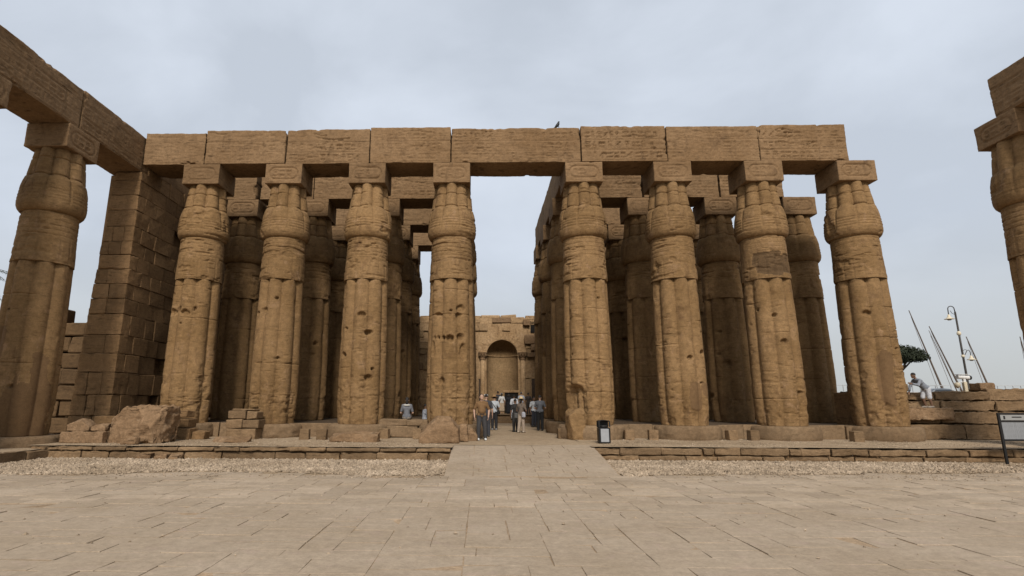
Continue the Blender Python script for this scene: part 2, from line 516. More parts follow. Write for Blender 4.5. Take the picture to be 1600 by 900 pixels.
# ------------------------------------------------------------------ carved signs (depth maps)
class Carve:
    """2-D depth map in metres; sampled on block faces and column shafts"""
    def __init__(self, w, h, res=0.015):
        self.w, self.h, self.res = w, h, res
        self.sw = .022
        self.nx, self.ny = int(w / res) + 1, int(h / res) + 1
        self.D = np.zeros((self.ny, self.nx))
        self.X, self.Y = np.meshgrid(np.linspace(0, w, self.nx), np.linspace(0, h, self.ny))
    def _win(self, x0, y0, x1, y1):
        r = self.res
        a, b = max(0, int((x0) / r) - 2), min(self.nx, int((x1) / r) + 3)
        c, d = max(0, int((y0) / r) - 2), min(self.ny, int((y1) / r) + 3)
        return slice(c, d), slice(a, b)
    def _put(self, s, dist, wd, dep):
        v = dep * (1 - sstep(wd * 0.45, wd * 1.1, dist))
        self.D[s] = np.maximum(self.D[s], v)
    def line(self, x0, y0, x1, y1, wd=0.014, dep=0.022):
        m = wd * 2
        s = self._win(min(x0, x1) - m, min(y0, y1) - m, max(x0, x1) + m, max(y0, y1) + m)
        X, Y = self.X[s], self.Y[s]
        if X.size == 0: return
        dx, dy = x1 - x0, y1 - y0
        t = np.clip(((X - x0) * dx + (Y - y0) * dy) / (dx * dx + dy * dy + 1e-9), 0, 1)
        self._put(s, np.hypot(X - x0 - t * dx, Y - y0 - t * dy), wd, dep)
    def path(self, pts, wd=0.014, dep=0.022):
        for a, b in zip(pts[:-1], pts[1:]):
            self.line(a[0], a[1], b[0], b[1], wd, dep)
    def ring(self, cx, cy, rx, ry, wd=0.014, dep=0.022, a0=0, a1=2 * PI):
        n = 14
        self.path([(cx + rx * math.cos(a0 + (a1 - a0) * k / n), cy + ry * math.sin(a0 + (a1 - a0) * k / n)) for k in range(n + 1)], wd, dep)
    def blob(self, cx, cy, rx, ry, dep=0.02):
        s = self._win(cx - rx, cy - ry, cx + rx, cy + ry)
        X, Y = self.X[s], self.Y[s]
        if X.size == 0: return
        d = np.hypot((X - cx) / rx, (Y - cy) / ry)
        self.D[s] = np.maximum(self.D[s], dep * (1 - sstep(0.75, 1.0, d)))
    def sign(self, k, x, y, w, h, R, dep=0.022):
        """one sign in the box x..x+w, y..y+h"""
        L = lambda *p: self.path([(x + a * w, y + b * h) for a, b in p], self.sw, dep)
        if k == 0: L((.3, 0), (.3, .55), (.1, .8), (.3, 1), (.5, .7), (.3, .55))                        # reed leaf
        elif k == 1:                                                                                       # water
            for q in (.25, .6): L(*[(i / 8, q + (.12 if i % 2 else -.12)) for i in range(9)])
        elif k == 2: self.ring(x + w / 2, y + h / 2, w * .36, h * .36, .019, dep); self.blob(x + w / 2, y + h / 2, .03, .03, dep)
        elif k == 3: L((.05, .2), (.95, .2)); self.ring(x + w / 2, y + h * .2, w * .4, h * .5, .019, dep, 0, PI)   # loaf
        elif k == 4: self.ring(x + w / 2, y + h / 2, w * .48, h * .2, .019, dep)                           # mouth
        elif k == 5:                                                                                       # bird
            self.blob(x + w * .45, y + h * .5, w * .28, h * .2, dep)
            L((.62, .58), (.72, .9), (.9, .86), (.74, .78)); L((.2, .45), (0, .2)); L((.42, .35), (.42, 0), (.62, 0)); L((.55, .35), (.55, 0))
        elif k == 6: L((.5, 0), (.5, .55)); L((.15, .52), (.85, .52)); self.ring(x + w / 2, y + h * .77, w * .2, h * .22, .019, dep)
        elif k == 7: L((.5, 0), (.5, .85), (.2, 1), (.85, .9)); L((.35, 0), (.65, .1))                    # sceptre
        elif k == 8: L((.1, 0), (.1, .9), (.9, .9), (.9, 0), (.1, 0)); L((.1, .45), (.6, .45))            # house
        elif k == 9: L((0, .8), (1, .8)); self.ring(x + w / 2, y + h * .8, w * .46, h * .6, .019, dep, PI, 2 * PI)  # basket
        elif k == 10: L((0, .3), (.2, .5), (.4, .3), (.6, .5), (.85, .35), (1, .7))                       # snake
        elif k == 11:
            for q in (.2, .5, .8): L((q, .15), (q, .85))
        elif k == 12: L((.1, .1), (.9, .9)); L((.1, .9), (.9, .1))
        elif k == 13: L((.2, 0), (.2, 1), (.8, 1)); L((.2, .5), (.65, .5), (.65, 0))
        elif k == 14:                                                                                      # seated figure
            self.blob(x + w * .5, y + h * .85, w * .16, h * .13, dep); L((.5, .75), (.45, .35), (.85, .4), (.85, 0), (.2, 0), (.3, .6))
    def band(self, x0, y0, x1, y1, R, dep=0.022):
        """a row of signs, one or two stacked, at irregular widths"""
        x, h = x0 + 0.04, y1 - y0
        while x < x1 - 0.15:
            w = R.uniform(.45, .85) * h
            if x + w > x1 - .03: break
            if R.random() < .52:
                self.sign(R.choice([0, 5, 6, 7, 8, 13, 14, 11]), x, y0 + h * .12, w * .8, h * .76, R, dep)
            else:
                self.sign(R.choice([1, 3, 4, 9, 10, 2]), x, y0 + h * .52, w * .85, h * .36, R, dep)
                self.sign(R.choice([1, 3, 4, 9, 10, 11, 12]), x, y0 + h * .10, w * .85, h * .34, R, dep)
            x += w + R.uniform(.02, .07)
    def cartouche(self, x0, y0, x1, y1, R, dep=0.024):
        ry = (y1 - y0) / 2
        cy = (y0 + y1) / 2
        for o in (0, .035):
            q = ry - o
            self.line(x0 + ry, cy + q, x1 - ry, cy + q, .021, dep); self.line(x0 + ry, cy - q, x1 - ry, cy - q, .021, dep)
            self.ring(x0 + ry, cy, q, q, .021, dep, PI / 2, 1.5 * PI); self.ring(x1 - ry, cy, q, q, .021, dep, -PI / 2, PI / 2)
        self.band(x0 + ry * .45, y0 + .07, x1 - ry * .3, y1 - .07, R, dep)
    def sample(self, x, y):
        """x, y in metres from the lower left corner"""
        u = np.clip(np.asarray(x) / self.res, 0, self.nx - 1.001)
        v = np.clip(np.asarray(y) / self.res, 0, self.ny - 1.001)
        i, j = u.astype(int), v.astype(int)
        a, b = u - i, v - j
        D = self.D
        return D[j, i] * (1 - a) * (1 - b) + D[j, i + 1] * a * (1 - b) + D[j + 1, i] * (1 - a) * b + D[j + 1, i + 1] * a * b

def stone_block(name, dims, mat, seed, parent=None, loc=(0, 0, 0), rot=(0, 0, 0), step=0.1, fine=None, fine_axes='', carve=None, side='-y', **kw):
    """weathered cut block; its origin is the centre. carve = depth map on one side"""
    ax = []
    for i, a in enumerate('xyz'):
        ax.append(axis_pts(dims[i], fine if (fine and a in fine_axes) else step))
    V0, Q = lattice_box(*ax)
    V = weather_box(V0, dims, seed, world=loc, **kw)
    if carve is not None:
        h = np.array(dims) / 2
        wear = (.6 + .7 * ((seed * 37) % 100) / 100) * (.5 + .8 * sstep(-0.35, 0.3, fbm(V0 + np.array(loc), 0.9, 2, seed + 40)))
        if side == '-y':
            m = V0[:, 1] < -h[1] + 1e-4
            V[m, 1] += (carve.sample(V0[m, 0] + h[0], V0[m, 2] + h[2]) * wear[m])
        elif side == '+x':
            m = V0[:, 0] > h[0] - 1e-4
            V[m, 0] -= (carve.sample(V0[m, 1] + h[1], V0[m, 2] + h[2]) * wear[m])
        elif side == '-x':
            m = V0[:, 0] < -h[0] + 1e-4
            V[m, 0] += (carve.sample(h[1] - V0[m, 1], V0[m, 2] + h[2]) * wear[m])
    me = mesh_np(name, V, Q, True, (mat,))
    return ob(name, me, parent, loc, rot)

# ------------------------------------------------------------------ layout (metres; +Y runs away from the camera along the hall's axis)
GROUND = 0.0
PLAT = 0.40                 # terrace in front of the hall and floor of the middle aisle
HALL = 0.95                 # floor between the columns
XS = [-12.65, -8.88, -5.08, -1.27, 4.65, 8.57, 12.58, 16.64]
Y1, ROWGAP = 23.79, 4.42
YR = [Y1 + ROWGAP * k for k in range(4)]
AB_W, AB_H = 1.667, 0.955
AB_TOP = 12.42
BEAM_H, BEAM_D = 1.70, 1.62

# ================================================================== GROUND
gm = MB()
gx = [-900, -60, 60, 900]
me = mesh_pd('ground', [(-900, -60, -.035), (900, -60, -.035), (900, 1500, -.035), (-900, 1500, -.035)], [(0, 1, 2, 3)], (M_joint,))
tag(ob('ground', me), kind='structure')

# paved court: rows of sandstone slabs, every slab its own piece
R = random.Random(11)
pav_me = mesh_pd('courtyard_paving', [(-22, 2, -.010), (22, 2, -.010), (22, 14.55, -.010), (-22, 14.55, -.010)], [(0, 1, 2, 3)], (M_dirt,))
paving = tag(ob('courtyard_paving', pav_me), kind='structure')
RAMP_X0, RAMP_X1 = -0.93, 3.72
slabs = []
def court_front(x):
    """front edge of the gravel"""
    if x < 0: return 14.75 + 0.35 * math.sin(x * .7) + (0.25 if x > -9 else 0)
    return 15.0 + max(0, x - 4) * 0.11 + 0.12 * math.sin(x * 1.3)
# random ashlar: slabs one to three courses deep, joints broken both ways
CU, CW = .19, .15
NX, NY = int(44 / CW), int(14.0 / CU)
occ = np.zeros((NY, NX), bool)
for jy in range(NY):
    jx = 0
    while jx < NX:
        if occ[jy, jx]:
            jx += 1; continue
        hh_ = R.choice([2, 2, 2, 3, 3, 2])
        ww_ = R.choice([3, 4, 4, 5, 5, 6, 7, 8])
        hh_ = min(hh_, NY - jy)
        w2 = 0
        while w2 < ww_ and jx + w2 < NX and not occ[jy:jy + hh_, jx + w2].any(): w2 += 1
        if w2 < 2 and hh_ > 1:
            hh_ = 1; w2 = 0
            while w2 < ww_ and jx + w2 < NX and not occ[jy, jx + w2]: w2 += 1
        # take the leftover when only a sliver would remain
        rem = 0
        while jx + w2 + rem < NX and not occ[jy:jy + hh_, jx + w2 + rem].any() and rem < 2: rem += 1
        if 0 < rem < 2 or (rem == 2 and jx + w2 + 2 < NX and occ[jy, jx + w2 + 2]): w2 += rem
        occ[jy:jy + hh_, jx:jx + w2] = True
        cx_, cy_ = -21.5 + (jx + w2 / 2) * CW, 3.2 + (jy + hh_ / 2) * CU
        pw, ph = w2 * CW, hh_ * CU
        if cy_ + ph / 2 < court_front(cx_) + R.uniform(-.1, .2) and not (RAMP_X0 - .2 < cx_ < RAMP_X1 + .1 and cy_ + ph / 2 > 14.62):
            slabs.append((cx_, cy_, pw, ph, 0.0))
        jx += w2
def slab_mesh(w, h, rr):
    g = rr.choice([.005, .007, .009, .012, .016])
    V, F = cbox(max(.08, w - g), max(.08, h - g), .05, .003, .007, rr)
    return V, F
# nearest 300 as pieces, the rest as one part
vis = [s for s in slabs if abs(s[0] - 0.5) < s[1] * 1.02 + 1.5 and s[1] > 5.6]
vis.sort(key=lambda s: s[1])
rest = [s for s in slabs if s not in vis[:300]]
for (cx_, cy_, w, h, a) in vis[:300]:
    V, F = slab_mesh(w, h, R)
    ob('paving_slab', mesh_pd('paving_slab', V, F, (M_slab,)), paving, (cx_, cy_, -.025 + R.uniform(-.006, .005)), (R.uniform(-.004, .004), R.uniform(-.003, .003), a + R.uniform(-.006, .006)))
mb = MB()
for (cx_, cy_, w, h, a) in rest:
    V, F = slab_mesh(w, h, R)
    mb.add(V, F, (cx_, cy_, -.025 + R.uniform(-.005, .004)), a + R.uniform(-.005, .005))
tag(mb.build('paving_slabs', M_slab, paving), kind='stuff')

# gravel strip between the paving and the terrace
gs = MB()
gs.add([(-18, 14.2, -.012), (RAMP_X0, 14.2, -.012), (RAMP_X0, 18.9, -.012), (-18, 18.9, -.012)], [(0, 1, 2, 3)])
gs.add([(RAMP_X1, 14.6, -.012), (30, 14.6, -.012), (30, 19.1, -.012), (RAMP_X1, 19.1, -.012)], [(0, 1, 2, 3)])
tag(gs.build('gravel_bed', M_sand), kind='structure')
def pebbles(name, pts, smin, smax, mat, seed, parent=None):
    rg = np.random.default_rng(seed)
    n = len(pts)
    base = np.array([(1, 0, 0), (0, 1, 0), (-1, 0, 0), (0, -1, 0), (0, 0, .75), (0, 0, -.75)], float)
    tri = np.array([(0, 1, 4), (1, 2, 4), (2, 3, 4), (3, 0, 4), (1, 0, 5), (2, 1, 5), (3, 2, 5), (0, 3, 5)])
    sz = rg.uniform(smin, smax, n) * np.where(rg.random(n) < .12, 1.6, 1.0)
    V = base[None] * sz[:, None, None] * rg.uniform(.6, 1.25, (n, 6, 1)) * rg.uniform(.75, 1.2, (n, 1, 3))
    a = rg.uniform(0, 2 * PI, n)
    b_ = rg.uniform(-.5, .5, n)
    c, s = np.cos(a)[:, None], np.sin(a)[:, None]
    x, y, z = V[..., 0].copy(), V[..., 1].copy(), V[..., 2].copy()
    z, x = z * np.cos(b_)[:, None] - x * np.sin(b_)[:, None], z * np.sin(b_)[:, None] + x * np.cos(b_)[:, None]
    V = np.stack([x * c - y * s, x * s + y * c, z], -1) + pts[:, None, :]
    T = (tri[None] + (np.arange(n) * 6)[:, None, None]).reshape(-1, 3)
    return tag(ob(name, mesh_np(name, V.reshape(-1, 3), T, False, (mat,)), parent), kind='stuff')
rg = np.random.default_rng(3)
def scatter(n, x0, x1, y0, y1, z, f=None):
    P = np.stack([rg.uniform(x0, x1, n), rg.uniform(y0, y1, n), np.full(n, z) + rg.uniform(-.008, .012, n)], 1)
    if f is not None:
        P = P[f(P)]
    return P
def gfront(P):
    cf = np.array([court_front(x) for x in P[:, 0]])
    d = P[:, 1] - cf
    return d > rg.uniform(-.25, .3, len(P)) * (0.6 + vnoise(P * 1.5, 4))
pl = scatter(30000, -17.5, RAMP_X0 - .03, 14.3, 18.35, 0, gfront)
def gright(P):
    keep = gfront(P)
    return keep & (rg.random(len(P)) < np.clip(1.15 - (P[:, 0] - 5) * .06 + .5 * vnoise(P * .8, 8), .12, 1))
pr_ = scatter(30000, RAMP_X1 + .03, 19.5, 14.6, 18.6, 0, gright)
g = pebbles('loose_gravel', np.concatenate([pl, pr_]), .024, .055, M_gravel, 5)
# grit and small chips on the terrace and a few on the paving
pt = np.concatenate([scatter(3500, -14, RAMP_X0 - .4, 18.4, 22.6, PLAT), scatter(4500, RAMP_X1 + .6, 21, 19.3, 23.4, PLAT), scatter(260, -10, 12, 7, 14.5, .002), scatter(700, -12, RAMP_X0, 14.0, 15.2, .004), scatter(700, RAMP_X1, 14, 14.3, 15.8, .004)])
pebbles('stone_chips', pt, .008, .026, M_gravel, 6)

# ================================================================== TERRACE
def sheet(name, x0, x1, y0, y1, z, amp, mat, seed, step=.25, bottom=None):
    nx, ny = max(2, int((x1 - x0) / step)), max(2, int((y1 - y0) / step))
    X, Y = np.meshgrid(np.linspace(x0, x1, nx + 1), np.linspace(y0, y1, ny + 1), indexing='ij')
    P = np.stack([X.ravel(), Y.ravel(), np.zeros(X.size)], 1)
    P[:, 2] = z + amp * fbm(P, .9, 3, seed)
    I = np.arange(X.size).reshape(X.shape)
    Q = np.stack([I[:-1, :-1], I[1:, :-1], I[1:, 1:], I[:-1, 1:]], -1).reshape(-1, 4)
    return mesh_np(name, P, Q, True, (mat,))
terrace = tag(ob('terrace', sheet('terrace', -15.0, RAMP_X0 + .02, 18.45, 24.0, PLAT, .02, M_sand, 31)), kind='structure')
terrace2 = tag(ob('terrace', sheet('terrace', RAMP_X1 + .02, 34, 19.15, 26.0, PLAT, .02, M_sand, 32)), kind='structure')
aisle = tag(ob('aisle_floor', sheet('aisle_floor', RAMP_X0, RAMP_X1 + .1, 19.6, 47, PLAT - .004, .006, M_sand, 33)), kind='structure')
rear_floor = tag(ob('rear_ground', sheet('rear_ground', -40, 60, 24.2, 75, PLAT - .05, .01, M_sand, 34, 1.5)), kind='structure')

# retaining kerbs: two courses of stones
R = random.Random(23)
def kerb_run(parent, xa, xb, yf, courses, zbase, lens, depth=.5, tiltx=0.0, along='x', mat=None, prob_missing=0):
    for (z0, h, proud) in courses:
        x = xa
        while x < xb - .05:
            w = R.uniform(*lens)
            if x + w > xb - .25: w = xb - x
            if R.random() > prob_missing:
                hh = h * R.uniform(.90, 1.0)
                V, Q = lattice_box(axis_pts(w - .012, .13), axis_pts(depth, .2), axis_pts(hh, .10))
                V = weather_box(V, (w - .012, depth, hh), R.randrange(9999), .012, .05, .045, .07, .0, (x, yf, z0), 1.2)
                V[:, 2] += .02 * fbm(V + x, 2.0, 2, 7)
                c = (x + w / 2, yf + depth / 2 - proud + R.uniform(-.035, .025), zbase + z0 + hh / 2)
                if along == 'y':
                    c = (yf - depth / 2 + proud, x + w / 2, zbase + z0 + hh / 2)
                ob('kerb_stone', mesh_np('kerb_stone', V, Q, True, (mat or M_kerb,)), parent, c, (0, 0, (PI / 2 if along == 'y' else 0) + R.uniform(-.02, .02)))
            x += w
kerb_run(terrace, -14.75, RAMP_X0 - .02, 18.36, ((-.02, .27, 0), (.262, .125, .05)), 0, (.38, 1.8))
kerb_run(terrace2, RAMP_X1 + .08, 24.0, 18.98, ((-.02, .16, .06), (.15, .235, 0)), 0, (.3, 1.6))
mb = MB()
mb.box((-7.85, 18.66, .15), (13.8, .36, .33), .02)
tag(mb.build('kerb_core', M_cement, terrace), kind=None)
mb = MB()
mb.box((13.95, 19.3, .15), (20.2, .40, .33), .02)
mb.build('kerb_core', M_cement, terrace2)
# left side court terrace edge, stepping towards the camera
lt = tag(ob('side_terrace', sheet('side_terrace', -24, -14.35, 8, 24, .30, .02, M_sand, 35)), kind='structure')
kerb_run(lt, 8.0, 18.5, -14.15, ((-.02, .33, 0),), 0, (.8, 1.5), .45, along='y')
rt = tag(ob('side_terrace', sheet('side_terrace', 18.1, 30, 6, 18.9, .30, .02, M_sand, 36)), kind='structure')
kerb_run(rt, 6.0, 18.9, 18.3, ((-.02, .33, 0),), 0, (.8, 1.5), .45, along='y')

# ramp: sloping walk of paving slabs
rm = MB()
yA, yB = 14.62, 19.75
rm.add([(RAMP_X0 + .02, yA - .02, -.012), (RAMP_X1 - .12, yA - .02, -.012), (RAMP_X1 + .15, yB, PLAT - .011), (RAMP_X0 - .0, yB, PLAT - .011),
        (RAMP_X0 + .02, yA - .02, -.3), (RAMP_X1 - .12, yA - .02, -.3), (RAMP_X1 + .15, yB, -.3), (RAMP_X0, yB, -.3)],
       [(0, 1, 2, 3), (0, 4, 5, 1), (1, 5, 6, 2), (2, 6, 7, 3), (3, 7, 4, 0)])
ramp = tag(rm.build('ramp', M_dirt), kind='structure')
slope = math.atan2(PLAT, yB - yA)
R = random.Random(5)
y = 0.0
Lr = math.hypot(PLAT, yB - yA)
while y < Lr - .1:
    rh = R.choice([.42, .5, .58, .66])
    if y + rh > Lr - .25: rh = Lr - y
    f = (y + rh / 2) / Lr
    x0, x1 = RAMP_X0 + .0 - .02 * f, (RAMP_X1 - .15) * (1 - f) + (RAMP_X1 + .15) * f
    x = x0
    while x < x1 - .05:
        w = R.choice([.5, .62, .75, .9, 1.05])
        if x + w > x1 - .3: w = x1 - x
        V, F = cbox(w - .016, rh - .016, .06, .003, .006, R)
        ob('paving_slab', mesh_pd('paving_slab', V, F, (M_slab,)), ramp,
           (x + w / 2, yA + (y + rh / 2) * math.cos(slope), (y + rh / 2) * math.sin(slope) - .028 + R.uniform(-.004, .004)), (slope, 0, R.uniform(-.006, .006)))
        x += w
    y += rh

# raised hall floors either side of the aisle
R = random.Random(77)
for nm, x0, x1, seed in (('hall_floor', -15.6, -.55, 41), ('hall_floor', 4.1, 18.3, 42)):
    hf = tag(ob(nm, sheet(nm, x0, x1, 23.75, 41, HALL, .012, M_floor_shade, seed, .4)), kind='structure')
    x = x0
    while x < x1 - .1:
        w = R.uniform(.9, 1.9)
        if x + w > x1 - .4: w = x1 - x
        V, F = cbox(w - .015, .6, HALL - PLAT + .05, .02, .02, R)
        ob('edge_stone', mesh_pd('edge_stone', V, F, (M_base,)), hf, (x + w / 2, 23.95 + R.uniform(-.05, .05), (HALL + PLAT) / 2 - .02))
        x += w
    xe = x1 if x0 < 0 else x0
    y = 24.3
    while y < 40.6:
        w = min(R.uniform(1.0, 1.9), 40.8 - y)
        V, F = cbox(.5, w - .015, HALL - PLAT + .05, .02, .02, R)
        ob('edge_stone', mesh_pd('edge_stone', V, F, (M_base,)), hf, (xe - .2 if x0 < 0 else xe + .2, y + w / 2, (HALL + PLAT) / 2 - .02))
        y += w

# ================================================================== COLUMNS
def lobes(th, rs):
    """section of eight bundled stems, outer radius 1"""
    R0 = 1 - rs
    ph = (th + PI / 8) % (PI / 4) - PI / 8
    return R0 * np.cos(ph) + np.sqrt(np.maximum(rs * rs - (R0 * np.sin(ph)) ** 2, 0))

SH = np.array([(.95, .955), (1.25, .985), (1.6, 1.01), (2.2, 1.03), (3.7, 1.015), (5.4, .985), (7.06, .95)])
BD = np.array([(7.06, .972), (7.3, .96), (8.0, .93), (8.95, .905)])
CP = np.array([(8.95, .905), (8.985, .97), (9.06, 1.03), (9.18, 1.075), (9.34, 1.09), (9.5, 1.088), (9.93, 1.055), (10.2, 1.0), (10.36, .955), (10.42, .93), (11.0, .86), (11.48, .80)])

def ring_mesh(name, zs, th, rad_fn, mats, midx_fn=None, cap_top=False, cap_bot=False, zoff=0.0):
    Z, T = np.meshgrid(zs, th, indexing='ij')
    r = rad_fn(T.ravel(), Z.ravel())
    V = np.stack([r * np.sin(T.ravel()), -r * np.cos(T.ravel()), Z.ravel() - zoff], 1)
    nz, nt_ = Z.shape
    I = np.arange(nz * nt_).reshape(nz, nt_)
    J = np.roll(I, -1, axis=1)
    Q = np.stack([I[:-1], J[:-1], J[1:], I[1:]], -1).reshape(-1, 4)
    extra = []
    mi = None
    if midx_fn is not None:
        tq = ((T[:-1] + T[1:]) / 2).ravel()
        zq = ((Z[:-1] + Z[1:]) / 2).ravel()
        mi = midx_fn(tq, zq)
    for cap, row, fl in ((cap_top, I[-1], False), (cap_bot, I[0], True)):
        if cap:
            c = len(V)
            V = np.concatenate([V, [V[row].mean(0)]])
            n2 = len(row)
            q = np.stack([row, np.roll(row, -1), np.full(n2, c), np.full(n2, c)], 1)
            # quads made from pairs of steps round the rim
            q = np.stack([row[0::2], row[1::2], np.roll(row, -2)[0::2], np.full(n2 // 2, c)], 1)
            if fl: q = q[:, ::-1]
            extra.append(q)
            if mi is not None: mi = np.concatenate([mi, np.zeros(len(q), int)])
    if extra:
        Q = np.concatenate([Q] + extra)
    return mesh_np(name, V, Q, True, mats, mi)

def zrows(base, rings, ends):
    """rows of a lathe grid with extra ones at the grooves"""
    z = [v for v in base if all(abs(v - r) > .05 for r in rings)]
    for r in rings:
        z += [r - .045, r - .022, r, r + .022, r + .045]
    return np.array(sorted(set([round(float(v), 4) for v in z] + list(ends))))

def col_meshes(seed, nth, dz, holes=(), patches=(), dark=(), glyph=True, broken=None, rough=1.0):
    """five part meshes of one weathered papyrus-bundle column; z is height above the terrace level + PLAT"""
    R = random.Random(seed)
    th = np.arange(nth) * 2 * PI / nth
    joints = []
    z = 1.0 + R.uniform(.9, 1.3)
    while z < 6.8:
        joints.append(z); z += R.uniform(.95, 1.5)
    gly = Carve(7.0, 1.9, .02)
    gly.sw = .032
    if glyph:
        for k in range(8):
            xx = k * 7.0 / 8
            for j in range(4):
                gly.band(xx + .10, .12 + j * .44, xx + .82, .50 + j * .44, R, .05)
            gly.line(xx + .06, .05, xx + .06, 1.85, .016, .03)
    def common(T, Z, r, amp=1.0, strat=0.0):
        P = np.stack([r * np.sin(T), -r * np.cos(T), Z], 1) + seed * 3.17
        d = (.009 * fbm(P, 1.6, 2, seed) + .007 * fbm(P, 9, 2, seed + 3)) * amp * rough
        s = fbm(P, (.9, .9, 7.5), 3, seed + 7)
        d -= .030 * rough * sstep(.30, .40, s) * sstep(.0, .4, fbm(P, .6, 2, seed + 9) + strat) * amp
        s2 = fbm(P, (2.6, 2.6, 15.0), 2, seed + 91)
        d -= .034 * rough * sstep(.40, .50, s2) * sstep(-.15, .35, fbm(P, .7, 2, seed + 92) + strat * .6)
        return d, P
    def r_shaft(T, Z):
        R_ = np.interp(Z, SH[:, 0], SH[:, 1])
        r = R_ * lobes(T, .375 - .075 * sstep(6.75, 6.98, Z))
        # stems round off at the top under the band
        d, P = common(T, Z, r, .8, -.22)
        for zj in joints:
            w = fbm(P, (1.2, 1.2, .2), 2, seed + int(zj * 10))
            d -= .040 * np.exp(-((Z - zj) / .017) ** 2) * sstep(-.1, .25, w)
        d -= .02 * sstep(7.0, 7.06, Z)
        low = 1 - sstep(1.6, 3.4, Z + .5 * fbm(P, .8, 2, seed + 13))
        d -= low * (.055 * sstep(.05, .45, fbm(P, 3.0, 3, seed + 15)) + .012 * fbm(P, 12, 2, seed + 16))
        if glyph:
            g = gly.sample((T % (2 * PI)) / (2 * PI) * 7.0, np.clip(Z - 1.15, 0, 1.9)) * ((Z > 1.15) & (Z < 3.0))
            d -= g * sstep(-.2, .25, fbm(P, 1.0, 2, seed + 18))
        mid = sstep(.36, .55, fbm(P, 1.7, 3, seed + 25)) + .6 * sstep(.1, .5, fbm(P, .45, 2, seed + 26)) * sstep(-.1, .4, fbm(P, 3.2, 3, seed + 27))
        d -= .026 * mid * rough
        for (t0, z0, rt_, rz_, dep) in holes:
            a = (T - t0 + PI) % (2 * PI) - PI
            q = np.hypot(a * r / rt_, (Z - z0) / rz_)
            d -= dep * (1 - sstep(.82, 1.05, q + .25 * fbm(P, 5, 2, seed + 30)))
        for (t0, z0, rt_, rz_) in patches:
            a = (T - t0 + PI) % (2 * PI) - PI
            q = np.hypot(a * r / rt_, (Z - z0) / rz_) * .5 + .5 * np.maximum(np.abs(a) * r / rt_, np.abs(Z - z0) / rz_) + .38 * fbm(P, 1.7, 4, seed + 33)
            d = d * (1 - (1 - sstep(.9, 1.0, q)) * .85)
        if broken:
            t0, zt, dep = broken
            a = (T - t0 + PI) % (2 * PI) - PI
            k = sstep(.75, .35, np.abs(a) + .15 * fbm(P, 2, 2, seed + 50)) * sstep(zt, zt - .35, Z + .35 * fbm(P, 1.4, 2, seed + 51))
            d -= dep * k
        return r + d
    def patch_mat(T, Z):
        mi = np.zeros(len(T), int)
        r = np.interp(Z, SH[:, 0], SH[:, 1])
        P = np.stack([r * np.sin(T), -r * np.cos(T), Z], 1) + seed * 3.17
        for (t0, z0, rt_, rz_) in patches:
            a = (T - t0 + PI) % (2 * PI) - PI
            q = np.hypot(a * r / rt_, (Z - z0) / rz_) * .5 + .5 * np.maximum(np.abs(a) * r / rt_, np.abs(Z - z0) / rz_) + .38 * fbm(P, 1.7, 4, seed + 33)
            mi[q < 1] = 1
        return mi
    def r_band(T, Z):
        r = np.interp(Z, BD[:, 0], BD[:, 1])
        d, P = common(T, Z, r, 1.2, .45)
        for zr in (8.10, 8.28, 8.46, 8.64, 8.82):
            d -= .018 * np.exp(-((Z - zr) / .022) ** 2) * sstep(-.5, .2, fbm(P, .8, 2, seed + 64))
        # worn lower rim, with the small stems' tips carved above it
        d -= .05 * sstep(7.16, 7.06, Z) * sstep(.0, .5, fbm(P, 2.5, 2, seed + 60))
        vert = np.abs(np.sin(T * 8))
        d -= .02 * sstep(.2, .0, vert) * sstep(8.0, 7.9, Z)
        d -= .04 * sstep(.40, .5, fbm(P, (1.5, 1.5, 2.5), 3, seed + 62)) * rough
        for (t0, z0, rt_, rz_) in dark:
            a = (T - t0 + PI) % (2 * PI) - PI
            q = np.maximum(np.abs(a) * r / rt_, np.abs(Z - z0) / rz_) + .45 * fbm(P, 2.2, 4, seed + 66)
            d -= .04 * (1 - sstep(.8, 1, q))
        return r + d
    def dark_mat(T, Z):
        r = np.interp(Z, BD[:, 0], BD[:, 1])
        P = np.stack([r * np.sin(T), -r * np.cos(T), Z], 1) + seed * 3.17
        mi = np.zeros(len(T), int)
        for (t0, z0, rt_, rz_) in dark:
            a = (T - t0 + PI) % (2 * PI) - PI
            q = np.maximum(np.abs(a) * r / rt_, np.abs(Z - z0) / rz_) + .45 * fbm(P, 2.2, 4, seed + 66)
            mi[q < .95] = 1
        return mi
    zring = 11.02 + R.uniform(-.06, .06)
    def r_cap(T, Z):
        r0 = np.interp(Z, CP[:, 0], CP[:, 1])
        k = sstep(10.15, 10.42, Z)
        k2 = sstep(9.25, 10.2, Z) * .25
        lob = lobes(T, .305)
        r = r0 * (1 + (lob - 1) * np.maximum(k, k2))
        d, P = common(T, Z, r)
        for zr, dp in ((10.38, .065), (zring, .05)):
            d -= dp * np.exp(-((Z - zr) / .026) ** 2) * sstep(-.7, 0, fbm(P, (1.5, 1.5, .1), 1, seed + 4))
        v = np.abs(np.sin(T * 4 + PI / 2))
        lowb = sstep(9.25, 9.35, Z) * sstep(10.3, 10.2, Z)
        d -= .042 * sstep(.18, .0, v) * lowb
        d -= .02 * (np.sin(Z * 2 * PI / .125) > .3) * sstep(9.3, 9.36, Z) * sstep(9.85, 9.78, Z) * sstep(.2, .35, v)
        d -= .06 * rough * sstep(.34, .5, fbm(P, 1.3, 3, seed + 70)) * sstep(9.0, 9.1, Z) * sstep(10.5, 10.2, Z)
        return r + d
    shaft = ring_mesh('shaft', zrows(np.arange(.94, 7.0, dz), joints, [7.0, 7.03, 7.06]), th, r_shaft, (M_col, M_cement), patch_mat if patches else None, cap_top=True, cap_bot=True)
